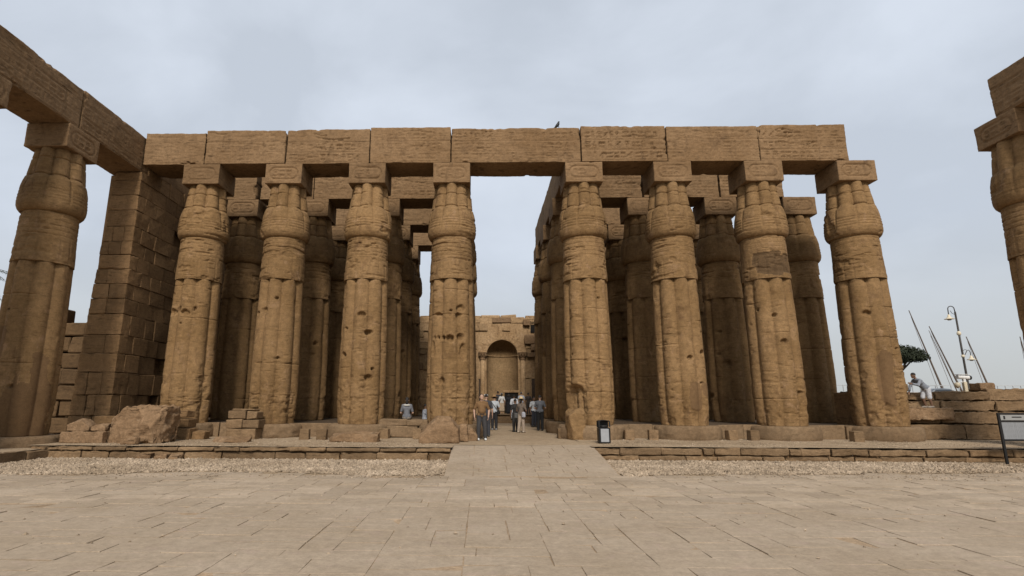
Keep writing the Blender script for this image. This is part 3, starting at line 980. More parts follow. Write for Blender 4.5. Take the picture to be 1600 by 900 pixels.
    band = ring_mesh('binding_band', zrows(np.arange(7.075, 8.94, dz * .9), (8.10, 8.28, 8.46, 8.64, 8.82), [7.062, 8.95]), th, r_band, (M_col, M_dark), dark_mat if dark else None, cap_bot=True, cap_top=True)
    capi = ring_mesh('bud_capital', zrows(np.arange(9.06, 11.45, dz * .9), (10.38, zring), [8.952, 8.97, 8.985, 9.02, 11.48]), th, r_cap, (M_col,), None, cap_top=True, cap_bot=True)
    # base drum
    RB = 1.36
    prof = np.array([(.0, 1.0), (.06, 1.02), (.3, 1.02), (.46, 1.0), (.53, .965), (.555, .93)])
    zb = np.linspace(-.02, .545, 13)
    thb = np.arange(64) * 2 * PI / 64
    def r_base(T, Z):
        r = RB * np.interp(Z, prof[:, 0], prof[:, 1])
        P = np.stack([r * np.sin(T), -r * np.cos(T), Z], 1) + seed * 5.1
        return r + .03 * fbm(P, 1.8, 3, seed + 80) - .06 * sstep(.25, .5, fbm(P, 2.2, 2, seed + 81)) + .012 * fbm(P, 8, 2, seed + 82)
    base = ring_mesh('base', zb + PLAT, thb, lambda T, Z: r_base(T, Z - PLAT), (M_base,), None, cap_top=True)
    return base, shaft, band, capi

def abacus_mesh(seed, side='-y', carved=True, chip=.14):
    R = random.Random(seed)
    c = Carve(AB_W, AB_H, .015)
    if carved:
        c.cartouche(.18, .2, AB_W - .18, AB_H - .17, R, .045)
    o = stone_block('abacus', (AB_W, AB_W, AB_H), M_beam, seed, None, (seed * .7, 0, 0), step=.09, fine=.036, fine_axes='xz' if side == '-y' else 'yz', carve=c, side=side, r0=.012, r1=.05, chip=chip, rough=.012)
    me = o.data
    bpy.data.objects.remove(o)
    return me

def put_column(label, cat_group, x, y, meshes, ab, zoff=0.0, rz=0.0):
    t = thing('papyrus_column', label, 'column', (x, y, PLAT + zoff), 0, cat_group)
    base, shaft, band, capi = meshes
    for nm, me in (('base', base), ('shaft', shaft), ('binding_band', band), ('bud_capital', capi)):
        ob(nm, me, t, (0, 0, -PLAT), (0, 0, rz))
    ob('abacus', ab, t, (0, 0, AB_TOP - AB_H / 2 - PLAT))
    return t

def rnd_holes(R, n):
    H = []
    for _ in range(n):
        t0 = R.uniform(-1.1, 1.1)
        s = R.choice([.05, .06, .06, .08, .12, .15])
        H.append((t0, R.uniform(2.2, 6.6), s * R.uniform(.9, 1.6), s, R.uniform(.12, .25)))
    return H

ORD = ['first', 'second', 'third', 'fourth', 'fifth', 'sixth', 'seventh', 'eighth']
FRONT_LABEL = [
    'front-row bundle column next to the tall block wall at left',
    'front-row bundle column standing right of the stacked three-course block',
    'front-row bundle column behind the two broken slabs, left of the aisle',
    'front-row bundle column pitted with square holes, at left edge of the aisle',
    'front-row bundle column broken at its foot, beside the litter bin',
    'front-row bundle column with a smooth oval mortar repair near its foot',
    'front-row bundle column with a dark crusted patch below its capital',
    'outermost front-row bundle column at right, its abacus sticking out past the beam',
]
for k in range(8):
    R = random.Random(100 + k)
    holes = rnd_holes(R, [3, 5, 6, 3, 3, 4, 4, 2][k])
    patches, dark, broken = [], [], None
    if k == 3:   # square put-log holes
        holes += [(-.72, 4.5, .06, .09, .2), (-.55, 4.52, .06, .08, .2), (-.30, 4.5, .07, .1, .2), (.02, 4.45, .17, .17, .25), (.50, 4.55, .13, .16, .22),
                  (-.6, 5.5, .15, .09, .12), (.52, 5.75, .2, .16, .14), (.05, 5.65, .06, .05, .15), (.62, 3.9, .14, .35, .14), (-.8, 4.0, .1, .35, .12)]
    if k == 4:
        broken = (-1.05, 2.6, .30)
    if k == 5:
        patches = [(.18, 2.15, .30, .55), (.75, 2.4, .25, .3)]
    if k == 6:
        dark = [(-.35, 7.72, .62, .52), (.45, 7.7, .45, .4)]
    if k == 7:
        patches = [(-.2, 2.9, .33, 1.0)]
    if k == 0:
        holes += [(.05, 5.55, .20, .16, .14), (-.7, 5.6, .2, .16, .14), (.45, 5.75, .06, .1, .15)]
    ms = col_meshes(200 + k * 7, 160, .034, holes, patches, dark, True, broken, 1.25)
    ab = abacus_mesh(300 + k, chip=.18 if k in (1, 6, 7) else .1)
    put_column(FRONT_LABEL[k], 'columns of the front row', XS[k], YR[0], ms, ab)

# rows behind: four weathered variants shared between them
var = [col_meshes(400 + v * 11, 96, .075, rnd_holes(random.Random(500 + v), 4), (), (), v == 0, None, 1.1) for v in range(4)]
abv = [abacus_mesh(600 + v) for v in range(3)]
for r in (1, 2, 3):
    for k in range(8):
        put_column('shaded bundle column, %s from the left wall in the %s row back' % (ORD[k], ORD[r]), 'columns of the %s row' % ORD[r],
                   XS[k], YR[r], var[(r * 3 + k * 5) % 4], abv[(r + k) % 3], 0, ((r * 5 + k * 3) % 8) * PI / 4)

# ------------------------------------------------------------------ court columns at the picture's edges
LX, RX = -16.28, 20.25
CZ = -.30
lp = [(.85, 1.7, .85, 1.2), (.1, 1.3, .9, .75), (-.55, 3.9, .5, .75), (1.1, 2.9, .3, .9)]
ms_l = col_meshes(811, 144, .047, rnd_holes(random.Random(1), 3), lp, (), False, None, .7)
put_column('near bundle column at left edge with patchy mortar repairs', 'columns of the court', LX, 19.42, ms_l, abacus_mesh(812, '+x'), CZ)
ms_r = col_meshes(821, 128, .055, rnd_holes(random.Random(2), 3), (), (), False, None, 1.0)
abx = abacus_mesh(822, '+x')
put_column('court column nearest the camera at left, only its abacus corner in view', 'columns of the court', LX, 15.15, ms_r, abx, CZ)
put_column('court column cut off by the right edge of the picture', 'columns of the court', RX, 19.42, ms_r, abacus_mesh(823, '-x', chip=.16), 0, PI / 4 * 3)

# ================================================================== BEAMS
def beam(name, label, x0, x1, yc, zb, seed, group, carve=True, h=BEAM_H, depth=BEAM_D, fine=.036, top=True, **kw):
    dx = x1 - x0
    c = None
    R = random.Random(seed)
    if carve:
        c = Carve(dx, h, .016)
        rows = [(.10, .52), (.60, 1.02)] + ([(1.10, 1.5)] if top else [])
        for i, (a, b) in enumerate(rows):
            c.band(.15, a, dx - .12, b, R, .050)
        for yy in (.06, .56, 1.06):
            c.line(.03, yy, dx - .03, yy, .022, .035)
        for q in range(R.choice([1, 2, 2, 3])):
            xa = R.uniform(0, dx * .7)
            ya_ = R.uniform(.75, h - .12)
            ps = []
            L = R.uniform(.6, 1.8)
            for w in range(9):
                ps.append((xa + L * w / 8, ya_ + R.uniform(-.02, .02) + .05 * math.sin(w * .6 + q)))
            c.path(ps, R.uniform(.016, .028), .075)
        for q in range(R.choice([2, 3, 4])):
            c.blob(R.uniform(.2, dx - .2), R.uniform(.2, h - .1), R.uniform(.06, .18), R.uniform(.03, .07), .05)
    kk = dict(r0=.015, r1=.08, chip=.24, rough=.018, strata=.022, chipw=1.5)
    kk.update(kw)
    o = stone_block(name, (dx, depth, h), M_beam, seed, None, ((x0 + x1) / 2, yc, zb + h / 2), step=.16, fine=fine, fine_axes='xz', carve=c, side='-y', **kk)
    return tag(o, label, 'stone beam', group)

g = .018
JX = [-15.43, -12.60, -8.86, -5.01, -1.31, 4.56, 8.40, 12.52, 16.42]
BL = ['shortest front beam, meeting the side beam above the block wall at left',
      'front beam spanning the first and second front-row columns from the left',
      'front beam spanning the second and third front-row columns from the left',
      'front beam with three sign bands left of the aisle lintel',
      'long carved lintel crossing the aisle, with a bird on top',
      'front beam just right of the aisle lintel, with a slanting crack',
      'front beam spanning the sixth and seventh front-row columns',
      'end beam at right with a broken outer edge, stopping short on its abacus']
for k in range(8):
    hh = BEAM_H + [-.14, -.05, .0, .05, -.01, .03, .0, .05][k]
    o = beam('architrave_block', BL[k], JX[k] + g + (.03 if k == 1 else 0), JX[k + 1] - g, Y1 - .01, AB_TOP + .004, 900 + k, 'front beams', carve=True, h=hh,
             chip=.34 if k in (0, 7) else (.2, .26)[k % 2], top=k >= 4 or k == 3)
    o.location.y += (.03, -.02, .025, 0, .02, -.03, .01, .03)[k]
# beams of the rows behind
segs = {1: [(-15.2, -12.0), (-11.75, -8.9), (-8.86, -5.1), (-5.06, -2.0), (5.5, 8.55), (8.64, 12.55), (12.63, 15.9)],
        2: [(-15.2, -12.6), (-12.5, -8.9), (-8.86, -5.1), (-5.06, -2.0), (5.5, 9.25)],
        3: [(-12.5, -8.9), (-8.86, -5.1), (-4.95, -2.0), (5.5, 8.6)]}
i = 0
for r, L in segs.items():
    for j, (a, b) in enumerate(L):
        side = 'left' if b < 0 else 'right'
        n = j if b < 0 else j - sum(1 for q in L if q[1] < 0)
        o = beam('architrave_block', 'cross beam on the %s row, %s counting from the left block wall' % (ORD[r], ORD[n]) if b < 0 else
                 'cross beam on the %s row, %s counting from the aisle on the right side' % (ORD[r], ORD[n]),
                 a, b, YR[r] - .01, AB_TOP + .004, 950 + i, 'beams of the inner rows', carve=(r == 1), h=BEAM_H - (.0 if r == 1 else .1), fine=.05)
        i += 1
# beams along both sides of the aisle
for xc, nm in ((XS[3], 'left'), (XS[4], 'right')):
    for j in range(2):
        ya, yb = (Y1 + .85, YR[2] - .02) if j == 0 else (YR[2] + .02, YR[3] + .83)
        o = stone_block('architrave_block', (1.36, yb - ya, BEAM_H), M_beam, 990 + j + (5 if nm == 'right' else 0), None, (xc, (ya + yb) / 2, AB_TOP + .004 + BEAM_H / 2), step=.14, r0=.015, r1=.07, chip=.1, strata=.02)
        tag(o, '%s beam running back along the %s side of the aisle' % (('nearer', 'farther')[j], nm), 'stone beam', 'beams along the aisle')
for j, (ya, yb) in enumerate(((23.78, 30.3), (30.34, 40.8))):
    o = stone_block('architrave_block', (1.5, yb - ya, 1.55), M_beam, 1060 + j, None, (-16.22, (ya + yb) / 2, AB_TOP + .004 + .775), step=.2, r0=.02, r1=.08, chip=.12)
    tag(o, ('nearer', 'farther')[j] + ' beam lying along the top of the left block wall', 'stone beam', 'beams on the left wall')
# side-court beams running towards the camera
def side_beam(label, xc, ya, yb, zb, h, seed, side, chip=.2):
    c = Carve(yb - ya, h, .018)
    R = random.Random(seed)
    for a, b in ((.1, .55), (.62, 1.08)):
        c.band(.1, a, yb - ya - .1, b, R, .03)
    for yy in (.06, .585, 1.12):
        c.line(.02, yy, yb - ya - .02, yy, .024, .035)
    o = stone_block('architrave_block', (1.62, yb - ya, h), M_beam, seed, None, (xc, (ya + yb) / 2, zb + h / 2), step=.14, fine=.045, fine_axes='yz', carve=c, side=side, r0=.02, r1=.08, chip=chip, strata=.03)
    return tag(o, label, 'stone beam', 'beams of the side courts')
zc = AB_TOP + CZ + .004
side_beam('beam from left court column to the block wall corner', LX, 19.12, 23.74, zc, 1.68, 1101, '+x', .25)
side_beam('big near beam in the upper left corner, over the patched column', LX, 14.6, 19.07, zc, 1.62, 1102, '+x', .22)
side_beam('beam end jutting in at the right edge above the cut-off column', RX, 14.9, 19.36, AB_TOP + .004, 1.6, 1103, '-x', .06)

# ================================================================== WALLS
def stone(parent, c, d, R, mat=None, bev=.02, jit=.018, name='stone', rz=0):
    V, F = cbox(d[0], d[1], d[2], bev, jit, R)
    return ob(name, mesh_pd(name, V, F, (mat or M_wall,)), parent, c, (0, 0, rz))

# tall end wall of cut blocks on the left
R = random.Random(61)
wall = thing('block_wall', 'tall wall of cut sandstone blocks at the left end of the front row', 'wall', (-16.2, 23.0, PLAT))
def wst(c, d, **k):
    return stone(wall, (c[0] + 16.2, c[1] - 23.0, c[2] - PLAT), d, R, **k)
XR = -15.40
def xl(z): return -17.19 + (z - .45) / (12.24 - .45) * .56
hs = []
z = PLAT - .02
while z < 12.0:
    h = R.uniform(.7, 1.0) if z < 5 else R.uniform(.58, .78)
    if z + h > 11.8: h = 12.10 - z
    hs.append((z, h)); z += h
mb = MB()
mb.box((-.2, 8.6, 5.85), (1.25, 16.6, 11.6), .02)
mb.build('wall_core', M_wall, wall)
for i, (z, h) in enumerate(hs):
    L = xl(z + h / 2)
    W = XR - L
    dep = .55 if i % 2 else .95
    if i > len(hs) - 5 or R.random() < .3:
        cuts = [0, W]
    elif R.random() < .6:
        cuts = [0, W * R.uniform(.35, .65), W]
    else:
        cuts = [0, W * R.uniform(.25, .4), W * R.uniform(.58, .75), W]
    for a, b in zip(cuts[:-1], cuts[1:]):
        o = R.uniform(-.02, .03)
        stone_block('stone', (b - a - .004, dep, h - .006), M_wall, R.randrange(9999), wall, (L + (a + b) / 2 + 16.2, dep / 2 + o, z + h / 2 - PLAT), step=.10, r0=.008, r1=.035, chip=.10, rough=.03)
    if i == len(hs) - 1:
        h += .30
    y = 23.0 + dep
    while y < 39.6:
        w = R.uniform(1.1, 2.0)
        if y < 26: w = R.uniform(.7, 1.3)
        w = min(w, 39.9 - y)
        if w < .3: break
        if not (y > 24.5 and R.random() < .03):
            wst((XR - .25 + R.uniform(-.014, .008), y + w / 2, z + h / 2), (.5, w - .012, h - .012), jit=.022)
        y += w
# ledge stones at the wall's foot
for (x, y, dx, dy, dz) in ((-14.6, 22.4, 1.7, .5, .85), (-13.9, 23.0, 1.3, .6, 1.05), (-13.0, 22.6, 1.0, .6, .9)):
    o = stone(None, (x, y, PLAT + dz / 2), (dx, dy, dz), R, M_wall, .02, .02, 'plinth_stone')
    tag(o, {-14.6: 'low plinth block at the foot of the left block wall', -13.9: 'plinth block between the block wall and the first front column', -13.0: 'plinth block half hidden behind the big fractured rock'}[x], 'stone block', 'plinth blocks by the left wall')

# ruined wall further back on the left, its shade painted as dark stone
ruin_core_z = 5.2
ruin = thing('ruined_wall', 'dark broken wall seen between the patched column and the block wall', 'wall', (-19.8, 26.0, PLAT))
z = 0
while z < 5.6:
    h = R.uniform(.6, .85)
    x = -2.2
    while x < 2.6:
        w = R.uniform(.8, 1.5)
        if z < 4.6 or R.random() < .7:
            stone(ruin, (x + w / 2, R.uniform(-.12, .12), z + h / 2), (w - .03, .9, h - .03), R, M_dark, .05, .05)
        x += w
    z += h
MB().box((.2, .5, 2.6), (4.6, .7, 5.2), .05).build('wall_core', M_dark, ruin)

# rear walls of the hall, shade behind the four rows painted into their stone
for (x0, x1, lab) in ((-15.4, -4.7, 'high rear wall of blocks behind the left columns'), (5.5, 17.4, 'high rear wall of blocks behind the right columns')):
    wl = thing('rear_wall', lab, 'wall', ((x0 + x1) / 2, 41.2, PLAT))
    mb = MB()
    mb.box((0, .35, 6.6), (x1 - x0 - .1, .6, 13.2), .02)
    mb.build('wall_core', M_rear_shade, wl)
    z = 0
    while z < 13.0:
        h = R.uniform(.85, 1.15)
        x = x0 - R.uniform(0, .8)
        while x < x1:
            w = R.uniform(1.5, 2.6)
            a, b = max(x, x0), min(x + w, x1)
            if b - a > .2:
                stone(wl, ((a + b) / 2 - (x0 + x1) / 2, R.uniform(-.02, .02), z + h / 2), (b - a - .015, .3, h - .015), R, M_rear_shade)
            x += w
        z += h

# low wall on the right with the ledge the boy climbs
lw = thing('low_wall', 'low ruined wall of worn blocks at the right, below the masts', 'wall', (20.5, 24.3, PLAT))
for zi, (z, h, y0) in enumerate(((0, .62, -.35), (.63, .52, -.22), (1.16, .42, -.05), (1.59, .44, .12))):
    x = -4.4
    while x < 7.0:
        w = R.uniform(1.0, 2.6)
        hh = h
        if zi == 3: hh = .40 + (.12 if x > .9 else 0)
        dx = w
        if zi == 3 and -2.6 < x < -1.0: hh -= .06
        stone_block('stone', (w - .012, 1.0, hh - .008), M_kerb, R.randrange(9999), lw, (x + w / 2, y0 + .5 + R.uniform(-.07, .05), z + hh / 2), step=.10, r0=.012, r1=.05, chip=.16, rough=.07)
        x += w
mb = MB()
mb.box((1.3, 1.0, .98), (11.4, 1.1, 1.92), .05)
mb.build('wall_core', M_wall, lw)
o = stone_block('worn_block', (2.0, .5, .55), M_rock, 1203, None, (18.75, 23.98, 1.45), step=.07, r0=.05, r1=.2, chip=.3, rough=.10)
tag(o, 'pale eroded boulder-like block in the low wall below the boy', 'stone block')
o = stone_block('cap_stone', (.66, .55, .32), M_rock, 1206, None, (22.1, 25.0, 2.60), step=.06, r0=.03, r1=.1, chip=.2, rough=.04)
tag(o, 'rough stone sitting on the low wall beside the security camera', 'stone block')
o = stone_block('cap_stone', (.34, .34, .32), M_kerb, 1207, None, (18.62, 25.0, 2.55), step=.06, r0=.02, r1=.04, chip=.05, rough=.02)
tag(o, 'small square stone on the low wall in front of the boy', 'stone block')
# east side remains seen between the last columns
ew = thing('low_wall', 'low wall remains between the last two right-hand columns', 'wall', (18.9, 33.0, PLAT))
for z, h in ((0, .7), (.71, .6), (1.32, .55)):
    y = -6.0
    while y < 9:
        w = R.uniform(1.0, 2.0)
        stone(ew, (R.uniform(-.05, .05), y + w / 2, z + h / 2), (1.0, w - .02, h - .012), R, M_kerb, .04, .04)
        y += w

# ------------------------------------------------------------------ wall with the niche at the end of the aisle
NW = 46.0
nw = thing('niche_wall', 'plastered wall with an arched niche at the far end of the aisle', 'wall', (1.84, NW, PLAT))
def wall_with_niche():
    """front face with an arched opening, as a strip grid round the arch"""
    V, F = [], []
    cx_, r, zs = 1.84, 1.31, 5.72 - PLAT
    x0, x1, zt = -9.0, 9.6, 8.87 - PLAT
    # left and right fields
    def quad(a, b, c, d):
        n = len(V); V.extend([a, b, c, d]); F.append((n, n + 1, n + 2, n + 3))
    bx = cx_ - 1.84
    for sgn in (-1, 1):
        xe = (x0 if sgn < 0 else x1) - 1.84
        q = [(xe, 0, 0), (sgn * r, 0, 0), (sgn * r, 0, zs), (xe, 0, zs)]
        quad(*(q if sgn < 0 else q[::-1]))
    n = 24
    for k in range(n):
        a0, a1 = PI - PI * k / n, PI - PI * (k + 1) / n
        p0, p1 = (r * math.cos(a0), 0, zs + r * math.sin(a0)), (r * math.cos(a1), 0, zs + r * math.sin(a1))
        f = lambda a: max(x0 - 1.84, min(x1 - 1.84, (3.2 / max(1e-3, math.sin(a))) * math.cos(a))) if math.sin(a) > 1e-3 else (x0 - 1.84 if a > 1 else x1 - 1.84)
        t0, t1 = (p0[0], 0, zt), (p1[0], 0, zt)
        quad(p0, p1, t1, t0)
    for sgn in (-1, 1):
        xe = (x0 if sgn < 0 else x1) - 1.84
        q = [(xe, 0, zs), (sgn * r, 0, zs), (sgn * r, 0, zt), (xe, 0, zt)]
        quad(*(q if sgn < 0 else q[::-1]))
    # top and thickness
    quad((x0 - 1.84, 0, zt), (x1 - 1.84, 0, zt), (x1 - 1.84, 1.8, zt), (x0 - 1.84, 1.8, zt))
    quad((x0 - 1.84, 1.8, 0), (x0 - 1.84, 1.8, zt), (x1 - 1.84, 1.8, zt), (x1 - 1.84, 1.8, 0))
    quad((x0 - 1.84, 0, 0), (x0 - 1.84, 0, zt), (x0 - 1.84, 1.8, zt), (x0 - 1.84, 1.8, 0))
    quad((x1 - 1.84, 0, 0), (x1 - 1.84, 1.8, 0), (x1 - 1.84, 1.8, zt), (x1 - 1.84, 0, zt))
    return V, F
V, F = wall_with_niche()
ob('plastered_face', mesh_pd('plastered_face', V, F, (M_plaster,)), nw)
# niche: half cylinder with half dome
V, F = [], []
r, zs, n = 1.31, 5.72 - PLAT, 20
rows = [0, zs * .5, zs]
for z in rows:
    for k in range(n + 1):
        a = PI * k / n
        V.append((-r * math.cos(a), r * math.sin(a), z))
for j in range(1, 9):
    b = PI / 2 * j / 8
    for k in range(n + 1):
        a = PI * k / n
        V.append((-r * math.cos(a) * math.cos(b), r * math.sin(a) * math.cos(b), zs + r * math.sin(b)))
for i in range(len(rows) + 7):
    for k in range(n):
        F.append((i * (n + 1) + k, (i + 1) * (n + 1) + k, (i + 1) * (n + 1) + k + 1, i * (n + 1) + k + 1))
ob('niche', mesh_pd('niche', V, F, (M_niche,), True), nw)
mb = MB()      # moulding at the spring line
mb.tube([(-1.29 * math.cos(PI * k / 16), 1.29 * math.sin(PI * k / 16), zs) for k in range(17)], .05, 6)
mb.build('string_course', M_niche, nw)
R = random.Random(9)
for k in range(13):     # voussoirs round the arch
    a = PI * (k + .5) / 13
    V, F = cbox(.30, .12, .62, .02, .03, R)
    ob('arch_stone', mesh_pd('arch_stone', V, F, (M_plaster,)), nw, (1.66 * math.cos(a), .045, zs + 1.66 * math.sin(a)), (0, PI / 2 - a, 0))
for sx in (-1.62, 1.70):
    mb = MB()
    mb.lathe([(.24, 1.0), (.25, 1.2), (.21, 1.3), (.20, 3.0), (.185, 4.9)], 14)
    p = mb.build('engaged_column', M_plaster, nw, (sx, -.18, 0), smooth=True)
    mb = MB()
    mb.lathe([(.2, 4.9), (.22, 5.0), (.21, 5.1), (.30, 5.2), (.24, 5.24), (.36, 5.42), (.38, 5.5), (.38, 5.55)], 10)
    for q in range(8):
        a = q * PI / 4
        mb.box((.31 * math.cos(a), .31 * math.sin(a), 5.33), (.10, .10, .16), .02, a)
    mb.build('capital', M_rock, p)
# door and dark openings
def opening(nm, x0, x1, z0, z1, mat, frame=True):
    o = MB().box(((x0 + x1) / 2 - 1.84, -.02, (z0 + z1) / 2 - PLAT), (x1 - x0, .12, z1 - z0), .005).build(nm, mat, nw)
    return o
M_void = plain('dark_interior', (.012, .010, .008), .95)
M_door = plain('dark_wood', (.075, .050, .032), .8, 0, .3, 8)
M_steel = plain('dark_steel', (.03, .028, .026), .5, .3)
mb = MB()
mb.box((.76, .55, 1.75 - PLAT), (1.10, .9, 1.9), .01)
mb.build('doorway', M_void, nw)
MB().box((.76, .07, 2.76 - PLAT), (1.5, .14, .18), .02, 0, .01, R).build('door_lintel', M_plaster, nw)
for (x0, x1, z0, z1) in ((4.22, 4.85, 1.0, 3.8), (-.14, .30, 1.0, 3.78)):
    d = opening('panel_door', x0, x1, z0, z1, M_door)
    mb = MB()
    for (a, b, c, e_) in ((x0 - .05, x0 + .02, z0, z1 + .05), (x1 - .02, x1 + .05, z0, z1 + .05)):
        mb.box(((a + b) / 2 - 1.84, -.07, (c + e_) / 2 - PLAT), (b - a, .12, e_ - c), .008)
    mb.box(((x0 + x1) / 2 - 1.84, -.07, z1 + .04 - PLAT), (x1 - x0, .12, .08), .008)
    mb.build('door_frame', M_plaster, d)
# the upper storey at right: window with slats, taller cornice, broken stones
MB().box((4.5, .25, 8.9 - PLAT), (5.0, .6, .32), .03, 0, .02, R).build('cornice', M_plaster, nw)
w_ = opening('window', 4.25, 5.15, 7.62, 8.6, M_void)
for k in range(3):
    MB().box((4.7 - 1.84, -.10, 8.56 - k * .13 - PLAT), (.86, .05, .05), .005).build('slat', M_plaster, w_)
for (x, z, dx, dz, sd) in ((4.45, 7.05, 1.5, .8, 1), (4.75, 6.35, 1.1, .6, 2), (5.9, 6.9, 1.3, .9, 3), (4.3, 5.75, .8, .42, 4), (5.2, 5.7, .8, .5, 5), (3.9, 8.45, .6, .5, 6)):
    stone_block('broken_stone', (dx, .5, dz), M_rock, 1300 + sd, nw, (x - 1.84, -.1, z - PLAT), step=.08, r0=.04, r1=.14, chip=.2, rough=.05)
for k in range(4):
    MB().box((3.0 + .2 * k - 1.84, .4, 8.72 - PLAT), (.05, .05, .42), .004).build('railing_post', M_steel, nw)
MB().box((3.3 - 1.84, .4, 8.92 - PLAT), (.8, .05, .05), .004).build('railing_bar', M_steel, nw)
# chipped top course and patches of lost plaster
x = -9.0
while x < 3.0:
    w = R.uniform(.9, 1.7)
    stone(nw, (x + w / 2 - 1.84, .45, 8.93 - PLAT), (w - .02, .9, R.choice([.12, .2, .3, .45])), R, M_plaster, .05, .05, 'coping_stone')
    x += w
z = 1.2
while z < 8.6:
    h = R.uniform(.42, .68)
    x = -5.2 - R.uniform(0, .8)
    while x < 7.2:
        w = R.uniform(.7, 1.6)
        xc, zc_ = x + w / 2, z + h / 2
        dx_ = abs(xc - 1.84)
        inside = (dx_ < 2.15 and zc_ < 6.1) or math.hypot(max(0, dx_ - w / 2), max(0, zc_ - 5.72 - h / 2)) < 2.0 and zc_ > 5.0
        door = (3.9 < xc + w / 2 and xc - w / 2 < 5.2 and (zc_ < 4.1 or zc_ > 7.4)) or (xc - w / 2 < .55 and xc + w / 2 > -.4 and zc_ < 4.1)
        if not inside and not door and R.random() < .68:
            stone(nw, (xc - 1.84, -.01 + R.uniform(-.05, .03), zc_ - PLAT), (w - .03, .16, h - .03), R, (M_plaster, M_plaster, M_rock, M_niche)[R.randrange(4)], .03, .03, 'wall_stone')
        x += w
    z += h
# steps up to the rear chamber
st = thing('stone_steps', 'three low stone steps below the niche wall', 'steps', (2.5, 40.4, PLAT))
for k in range(3):
    MB().box((.1, .2 + .36 * k + 2.4, .1 + .2 * k - .0), (2.7, 4.8, .196), .015, 0, .006, R).build('step', M_kerb, st)
rp = tag(ob('rear_platform', mesh_pd('rear_platform', [(-4.6, 41.2, .98), (5.4, 41.2, .98), (5.4, 46.0, .98), (-4.6, 46.0, .98)], [(0, 1, 2, 3)], (M_sand,))), kind='structure')
mb = MB()
mb.box((-1.65, 41.35, .68), (5.7, .3, .58), .02).box((4.75, 41.35, .68), (1.4, .3, .58), .02)
mb.build('riser', M_kerb, rp)

# ================================================================== LOOSE STONES
def cut_rock(name, dims, seed, loc, cuts, mat=None, rz=0, rough=.06, step=.06, r1=.14, chip=.22):
    ax = [axis_pts(d, step) for d in dims]
    V0, Q = lattice_box(*ax)
    V = weather_box(V0, dims, seed, .02, r1 * .5, rough, chip * .7, .04, loc)
    for (nx, ny, nz, d) in cuts:
        n_ = np.array([nx, ny, nz], float); n_ /= np.linalg.norm(n_)
        s = V @ n_ - d - .05 * fbm(V + seed, 3.0, 3, seed + 3)
        V = V - np.maximum(s, 0)[:, None] * n_
    return ob(name, mesh_np(name, V, Q, True, (mat or M_rock,)), None, loc, (0, 0, rz))
tag(cut_rock('fractured_rock', (2.05, 1.3, 1.30), 71, (-12.15, 20.0, PLAT + .62), ((-.7, -.2, .8, .80), (.35, -.9, .5, .72), (.8, -.5, .1, .92), (-.3, -1, .12, .55)), rough=.16, step=.05, chip=.3), 'big fractured rock with a crumbling broken face on the left terrace', 'rock')
tag(cut_rock('boulder', (1.45, 1.1, .98), 72, (-1.48, 20.75, PLAT + .45), ((-.75, -.1, .8, .42), (.7, 0, .6, .58), (-.2, -.9, .6, .50)), rough=.04, r1=.3), 'rounded boulder beside the ramp, by the man in the brown shirt', 'rock')
tag(cut_rock('stone_stub', (.34, .4, .68), 73, (-.62, 21.35, PLAT + .33), ((0, -.5, 1, .34),)), 'short upright stone between the boulder and the man in brown', 'stone block')
tag(cut_rock('stone_lump', (.5, .5, .5), 74, (-.35, 21.9, PLAT + .22), ((.8, 0, .6, .2), (-.5, -.4, .7, .25))), 'dark angular lump at the foot of the aisle column, behind the upright stone', 'rock')
tag(cut_rock('low_block', (1.55, .7, .42), 75, (-13.9, 19.75, PLAT + .19), ()), 'long low block under two broken pieces at far left of the terrace', 'stone block')
tag(cut_rock('broken_piece', (.85, .55, .44), 76, (-14.15, 19.8, PLAT + .61), ((.7, 0, .7, .22), (-.3, -.3, .9, .2))), 'larger broken piece lying on the long low block', 'rock')
tag(cut_rock('broken_piece', (.55, .45, .28), 77, (-13.45, 19.75, PLAT + .54), ((-.5, 0, .8, .14), (.4, -.3, .8, .18))), 'smaller pale piece lying on the right end of the long low block', 'rock')
tag(cut_rock('chip_stone', (.55, .3, .26), 78, (-11.95, 19.1, PLAT + .11), ((-.55, 0, .83, .08),)), 'triangular chip leaning against the big fractured rock', 'rock')
tag(cut_rock('flat_slab', (1.35, .7, .22), 79, (-9.05, 20.35, PLAT + .09), ((-.3, -.5, .8, .12), (.2, -.4, .9, .12))), 'pale flat slab lying on the terrace in front of the stacked block', 'stone slab')
tag(cut_rock('broken_slab', (.92, .75, .34), 80, (-5.15, 21.0, PLAT + .15), ((-.35, -.2, .9, .17), (-.8, -.5, .1, .42))), 'left half of a broken slab before the third front column', 'stone slab')
tag(cut_rock('broken_slab', (.98, .75, .38), 81, (-4.25, 20.98, PLAT + .17), ((.2, -.3, .95, .2), (.8, -.5, .1, .48))), 'right half of a broken slab before the third front column', 'stone slab')
for (x, y, z, sx, sd) in ((-10.9, 18.28, .10, .62, 82), (-10.3, 18.25, .08, .45, 83), (-9.85, 18.2, .06, .4, 84)):
    tag(cut_rock('fallen_stone', (sx, .35, .22), sd, (x, y, z), ((-.2, -.4, .9, .08),)), {82: 'largest of three stones fallen at the kerb below the fractured rock', 83: 'middle of three stones fallen at the kerb below the fractured rock', 84: 'rightmost of three stones fallen at the kerb below the fractured rock'}[sd], 'rock', 'fallen kerb stones')
